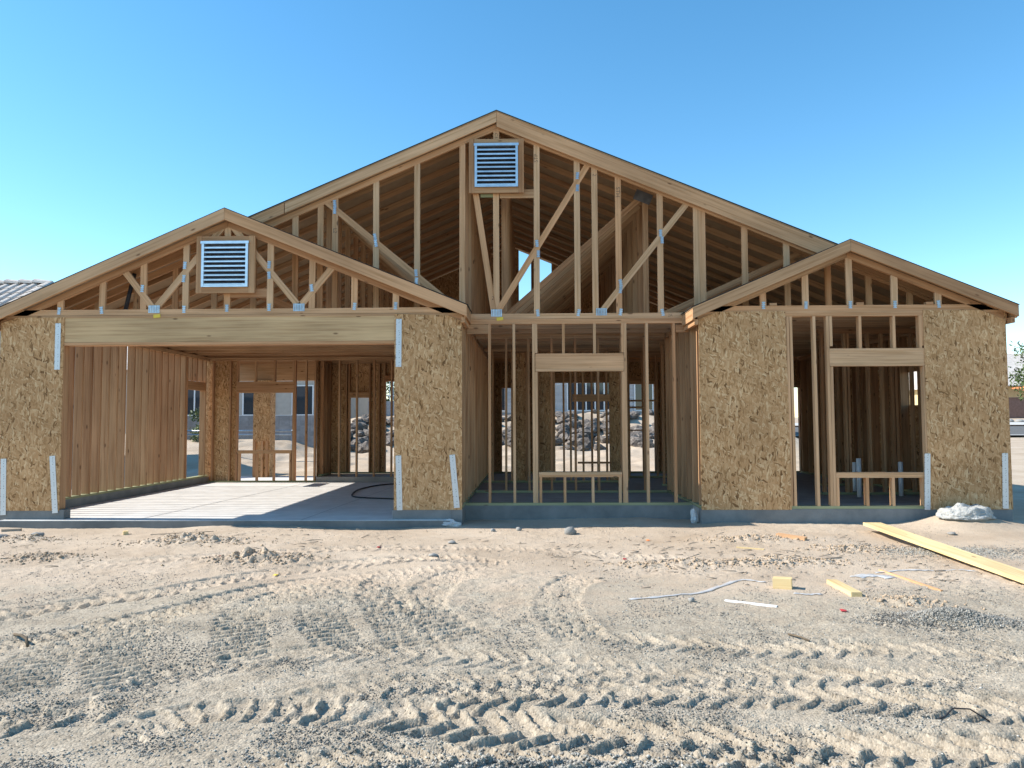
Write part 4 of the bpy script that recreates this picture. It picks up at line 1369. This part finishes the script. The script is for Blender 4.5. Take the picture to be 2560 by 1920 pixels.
# house of lap siding above the rocks
hB, wB, rB = neighbour("siding_house", (-3.0, 37.0, 1.2), (13.0, 47.0, 4.4), 7.0, "siding_paint", "grey lap-sided neighbouring house above the rock bank")
for k in range(14):
    z = 1.98 + k * .17
    v = [(-3.0, 36.965, z), (13.0, 36.965, z), (13.0, 36.99, z + .17), (-3.0, 36.99, z + .17), (-3.0, 36.998, z), (13.0, 36.998, z)]
    mesh_obj("siding_board", v, [(0, 1, 2, 3), (4, 5, 1, 0)], "siding_paint", wB, (5, 37, z))
me = box_mesh(.392, .1, .19, "block_grey")
for r_ in range(3):
    for k in range(39):
        put("block", me, None, Matrix.Translation((-2.8 + k * .4 + (.1 if r_ % 2 else -.1), 36.93, 1.42 + r_ * .2)), wB)
window(hB, 1.95, 4.2, 2.1, 3.9, 36.96, 5)
window(hB, 5.3, 6.6, 2.1, 3.9, 36.96, 3)
window(hB, 9.0, 10.5, 2.6, 3.9, 36.96, 2)
window(hB, -2.5, -1.2, 2.1, 3.9, 36.96, 3)
# stucco house behind the block wall
hA, wA, rA = neighbour("stucco_house", (-20.0, 34.0, .6), (-9.0, 44.0, 4.0), 6.4, "stucco_beige", "beige stucco neighbouring house behind the block wall")
window(hA, -13.2, -11.8, 1.9, 3.0, 33.99, 2)
window(hA, -10.9, -10.0, 1.9, 3.2, 33.99, 1)
window(hA, -16.2, -14.8, 1.9, 3.1, 33.99, 2)
box("patio_kerb", (-15, 32.0, .9), (-9.2, 32.15, 1.85), "white_paint", hA)

# chain link fence in the yard
cf = empty("chain_link_fence", (-8.0, 24.0, .3), "galvanised chain link fence in the back yard", "fence")
zf = .25
for x in (-11.5, -9.6, -7.7):
    tube("post", [(x, 24.0, zf - .2), (x, 24.0, zf + 1.0)], .03, "galvanised", cf, 8)
tube("rail", [(-11.5, 24.0, zf + .98), (-7.7, 24.0, zf + .98)], .025, "galvanised", cf, 8)
tube("rail", [(-11.5, 24.0, zf + .86), (-7.7, 24.0, zf + .86)], .02, "galvanised", cf, 8)
it = []
v, f = [], []
for k in range(-14, 48):
    for s in (1, -1):
        xa = -11.5 + k * .08
        xb = xa + s * .86
        za, zb = zf, zf + .86
        if s == -1:
            xa, xb = -11.5 + (k + 10) * .08, -11.5 + (k + 10) * .08 - .86
        if min(xa, xb) < -11.5 or max(xa, xb) > -7.7:
            continue
        b0 = len(v)
        w_ = .002
        v += [(xa - w_, 24, za), (xa + w_, 24, za), (xb + w_, 24, zb), (xb - w_, 24, zb)]
        f.append((b0, b0 + 1, b0 + 2, b0 + 3))
mesh_obj("wire_mesh", v, f, "galvanised", cf, (-9.6, 24, zf))["kind"] = "stuff"

# white picket railing and shrub on the bank
pf = empty("picket_railing", (-4.6, 33.6, 1.6), "white metal picket railing above the rocks", "railing")
zz = g1(-5, 33.6)
for z in (zz + .9, zz + 2.0, zz + 2.9):
    beam("rail", (-7.2, 33.6, z), (-3.4, 33.6, z), .05, .04, "white_paint", pf)
for k in range(24):
    x = -7.15 + k * .16
    beam("picket", (x, 33.6, zz + .7), (x, 33.6, zz + 3.1), .025, .025, "white_paint", pf)
box("kerb", (-7.3, 33.5, zz - .3), (-3.3, 33.75, zz + .65), "stucco_grey", pf)


def leaf_cloud(name, centre, rad, count, size, parent, seed, mat="leaf", droop=0.0):
    r_ = np.random.default_rng(seed)
    clumps = r_.normal(0, .55, (max(6, count // 110), 3))
    clumps /= np.maximum(1, np.linalg.norm(clumps, axis=1))[:, None]
    c = clumps[r_.integers(0, len(clumps), count)] + r_.normal(0, .17, (count, 3))
    c = c * np.array(rad) + np.array(centre)
    a = r_.normal(0, 1, (count, 3))
    a /= np.linalg.norm(a, axis=1)[:, None]
    b_ = np.cross(a, r_.normal(0, 1, (count, 3)))
    b_ /= np.linalg.norm(b_, axis=1)[:, None]
    s = size * (.6 + .8 * r_.random(count))[:, None]
    V = np.stack([c - a * s, c + b_ * s * .35, c + a * s, c - b_ * s * .35], 1).reshape(-1, 3)
    me = np_mesh(name, V, np.arange(count * 4).reshape(-1, 4), mat, False)
    o = put(name, me, mat, Matrix.Identity(4), parent)
    return o


sh = empty("shrub", (-5.0, 35.0, 1.6), "dense green shrub behind the white picket railing", "shrub")
leaf_cloud("crown", (-5.0, 35.0, 3.2), (1.6, .8, 1.5), 2600, .10, sh, 3)
for k in range(4):
    tube("stem", [(-5.6 + k * .4, 35.0, 1.4), (-5.8 + k * .5, 35.1, 3.4)], .04, "bark", sh, 6)
s2 = empty("shrub", (-12.25, 27.4, .7), "pale green shrub in front of the block wall", "shrub")
leaf_cloud("crown", (-12.25, 27.4, 1.25), (.55, .45, .6), 1500, .06, s2, 4)
tube("stem", [(-12.25, 27.4, .4), (-12.25, 27.4, 1.2)], .03, "bark", s2, 6)

# left neighbour with barrel tiles
NX, NY, NZ = -13.35, 20.2, 5.33
hL = empty("tiled_house", (-19, 20, 0), "neighbouring stucco house with pale barrel tile roof beside the garage", "house")
box("wall", (-26, 16.9, -.1), (NX - .35, 23.5, 2.85), "stucco_beige", hL)
mesh_obj("gable_wall", [(NX - .36, 16.9, 2.80), (NX - .36, 23.5, 2.80), (NX - .36, NY, NZ - .22), (NX - .6, 16.9, 2.80), (NX - .6, 23.5, 2.80), (NX - .6, NY, NZ - .22)],
         [(0, 1, 2), (5, 4, 3), (0, 2, 5, 3), (2, 1, 4, 5), (1, 0, 3, 4)], "stucco_beige", hL, (NX - .36, NY, 2.8))
sl_ = .58
run = 3.9
rfL = mesh_obj("roof", [(NX, NY, NZ), (NX, NY - run, NZ - sl_ * run), (-26.4, NY - run, NZ - sl_ * run), (-26.4, NY, NZ), (NX, NY + run, NZ - sl_ * run), (-26.4, NY + run, NZ - sl_ * run),
                        (NX, NY, NZ - .16), (NX, NY - run, NZ - sl_ * run - .16), (-26.4, NY - run, NZ - sl_ * run - .16), (-26.4, NY, NZ - .16), (NX, NY + run, NZ - sl_ * run - .16), (-26.4, NY + run, NZ - sl_ * run - .16)],
               [(0, 3, 2, 1), (0, 4, 5, 3), (6, 7, 8, 9), (6, 9, 11, 10), (0, 1, 7, 6), (4, 0, 6, 10), (1, 2, 8, 7)], "stucco_grey", hL, (NX, NY, NZ))
lng = .43
tv, tf = [], []
for i_, t in enumerate((0.0, 1.0)):
    for k in range(7):
        a = math.pi * k / 6
        r_ = .095 if i_ == 0 else .115
        tv.append((math.cos(a) * r_, -t * lng, math.sin(a) * r_ * .8 + .012 * (1 - t) + .02 * t))
for k in range(7):
    a = math.pi * k / 6
    tv.append((math.cos(a) * .095, -lng, math.sin(a) * .078 + .0))
for k in range(6):
    tf.append((k, k + 1, k + 8, k + 7))
    tf.append((k + 7, k + 8, k + 15, k + 14))
tile_me = bpy.data.meshes.new("roof_tile")
tile_me.from_pydata(tv, [], tf)
tile_me.materials.append(MATS["tile_clay"])
th = math.atan(sl_)
cnt = 0
for r_ in range(10):
    for k in range(26):
        d = r_ * .37 + .05
        M = Matrix.Translation((NX - .12 - k * .26, NY - d * math.cos(th), NZ - d * math.sin(th) + .01)) @ Matrix.Rotation(th, 4, 'X')
        put("roof_tile", tile_me, None, M, rfL)
for k in range(18):
    M = Matrix.Translation((NX + .02 - k * .40, NY + .02, NZ + .02)) @ Matrix.Rotation(math.radians(-90), 4, 'Z') @ Matrix.Rotation(math.radians(-3), 4, 'X') @ Matrix.Diagonal((1.5, 1.05, 1.4, 1))
    put("ridge_tile", tile_me, None, M, rfL)
for k in range(10):
    d = k * .40
    M = Matrix.Translation((NX + .02, NY - d * math.cos(th), NZ - d * math.sin(th) + .03)) @ Matrix.Rotation(th, 4, 'X') @ Matrix.Diagonal((1.25, 1.05, 1.2, 1))
    put("ridge_tile", tile_me, None, M, rfL)

# across the street on the right
hR, wR, rR = neighbour("yellow_house", (38.0, 66.0, 1.4), (56.0, 78.0, 4.6), 8.0, "stucco_yellow", "yellow stucco house with tiled roof across the street", .6)
for k in range(7):
    z = 4.6 + k * .48
    y_ = 65.4 + k * .945
    mesh_obj("tile_course", [(37.4, y_, z + .02), (56.6, y_, z + .02), (56.6, y_ + .95, z + .5), (37.4, y_ + .95, z + .5), (37.4, y_, z - .06), (56.6, y_, z - .06)], [(0, 1, 2, 3), (4, 5, 1, 0)], "tile_clay", rR, (47, y_, z))
bw = empty("garden_wall", (48, 62, 1.4), "brown garden wall across the street", "wall")
box("wall_core", (34, 61.9, 1.2), (62, 62.1, 3.35), "block_brown", bw)
box("wall_cap", (33.95, 61.85, 3.352), (62, 62.15, 3.45), "block_brown", bw)
pg = empty("pergola", (43.6, 64.2, 1.5), "rust red timber pergola before the yellow house", "pergola")
for x in (42.6, 44.4, 46.2):
    beam("post", (x, 63.6, 1.4), (x, 63.6, 4.1), .14, .14, "pergola_red", pg)
beam("beam", (41.9, 63.6, 4.18), (46.8, 63.6, 4.18), .2, .1, "pergola_red", pg)
for k in range(9):
    beam("rafter", (42.1 + k * .56, 63.0, 4.36), (42.1 + k * .56, 65.4, 4.36), .14, .06, "pergola_red", pg, (1, 0, 0))
tr = empty("palo_verde_tree", (32.2, 46.5, .6), "feathery green desert tree beside the street", "tree")
tube("trunk", [(32.3, 46.5, .2), (32.4, 46.5, 2.2), (32.2, 46.4, 3.6)], .12, "bark", tr, 8)
for dx, dz in ((-.9, 2.6), (.8, 2.9), (.1, 3.4), (1.6, 2.2)):
    tube("limb", [(32.35, 46.5, 2.0), (32.35 + dx * .6, 46.5, 2.0 + dz * .7), (32.35 + dx * 1.1, 46.4, 2.0 + dz)], .05, "bark", tr, 6)
leaf_cloud("crown", (32.3, 46.5, 4.9), (2.1, 1.5, 1.9), 5600, .12, tr, 8)
for k in range(16):
    x = 27 + k * .8 + random.uniform(-.3, .3)
    y = 57.6 + random.uniform(-.5, .5) + (x - 27) * .05
    s = random.uniform(.22, .5)
    M = Matrix.Translation((x + 8, y, g1(x + 8, y) + s * .3)) @ Matrix.Rotation(k, 4, 'Z') @ Matrix.Diagonal((s * 1.3, s, s * .8, 1))
    tag(put("landscape_boulder", lumps[k % 5], None, M), "pale boulder along the verge below the brown garden wall", "boulder", "boulders along the far verge")


def strip(name, y0, y1, x0, x1, lift, mat, nseg=24):
    v, f = [], []
    for i in range(nseg + 1):
        x = x0 + (x1 - x0) * i / nseg
        for y in np.linspace(y0, y1, 9):
            v.append((x, y, float(terrain(np.array([x]), np.array([y]))[0]) + lift))
    for i in range(nseg):
        for k in range(8):
            a = i * 9 + k
            f.append((a, a + 9, a + 10, a + 1))
    return structure(mesh_obj(name, v, f, mat, None, (x0, y0, 0)))


strip("street", 43.2, 53.5, 14, 140, .10, "asphalt")
strip("pavement", 53.5, 56.2, 14, 140, .20, "pavement")
strip("kerb", 42.9, 43.2, 14, 140, .16, "pavement")
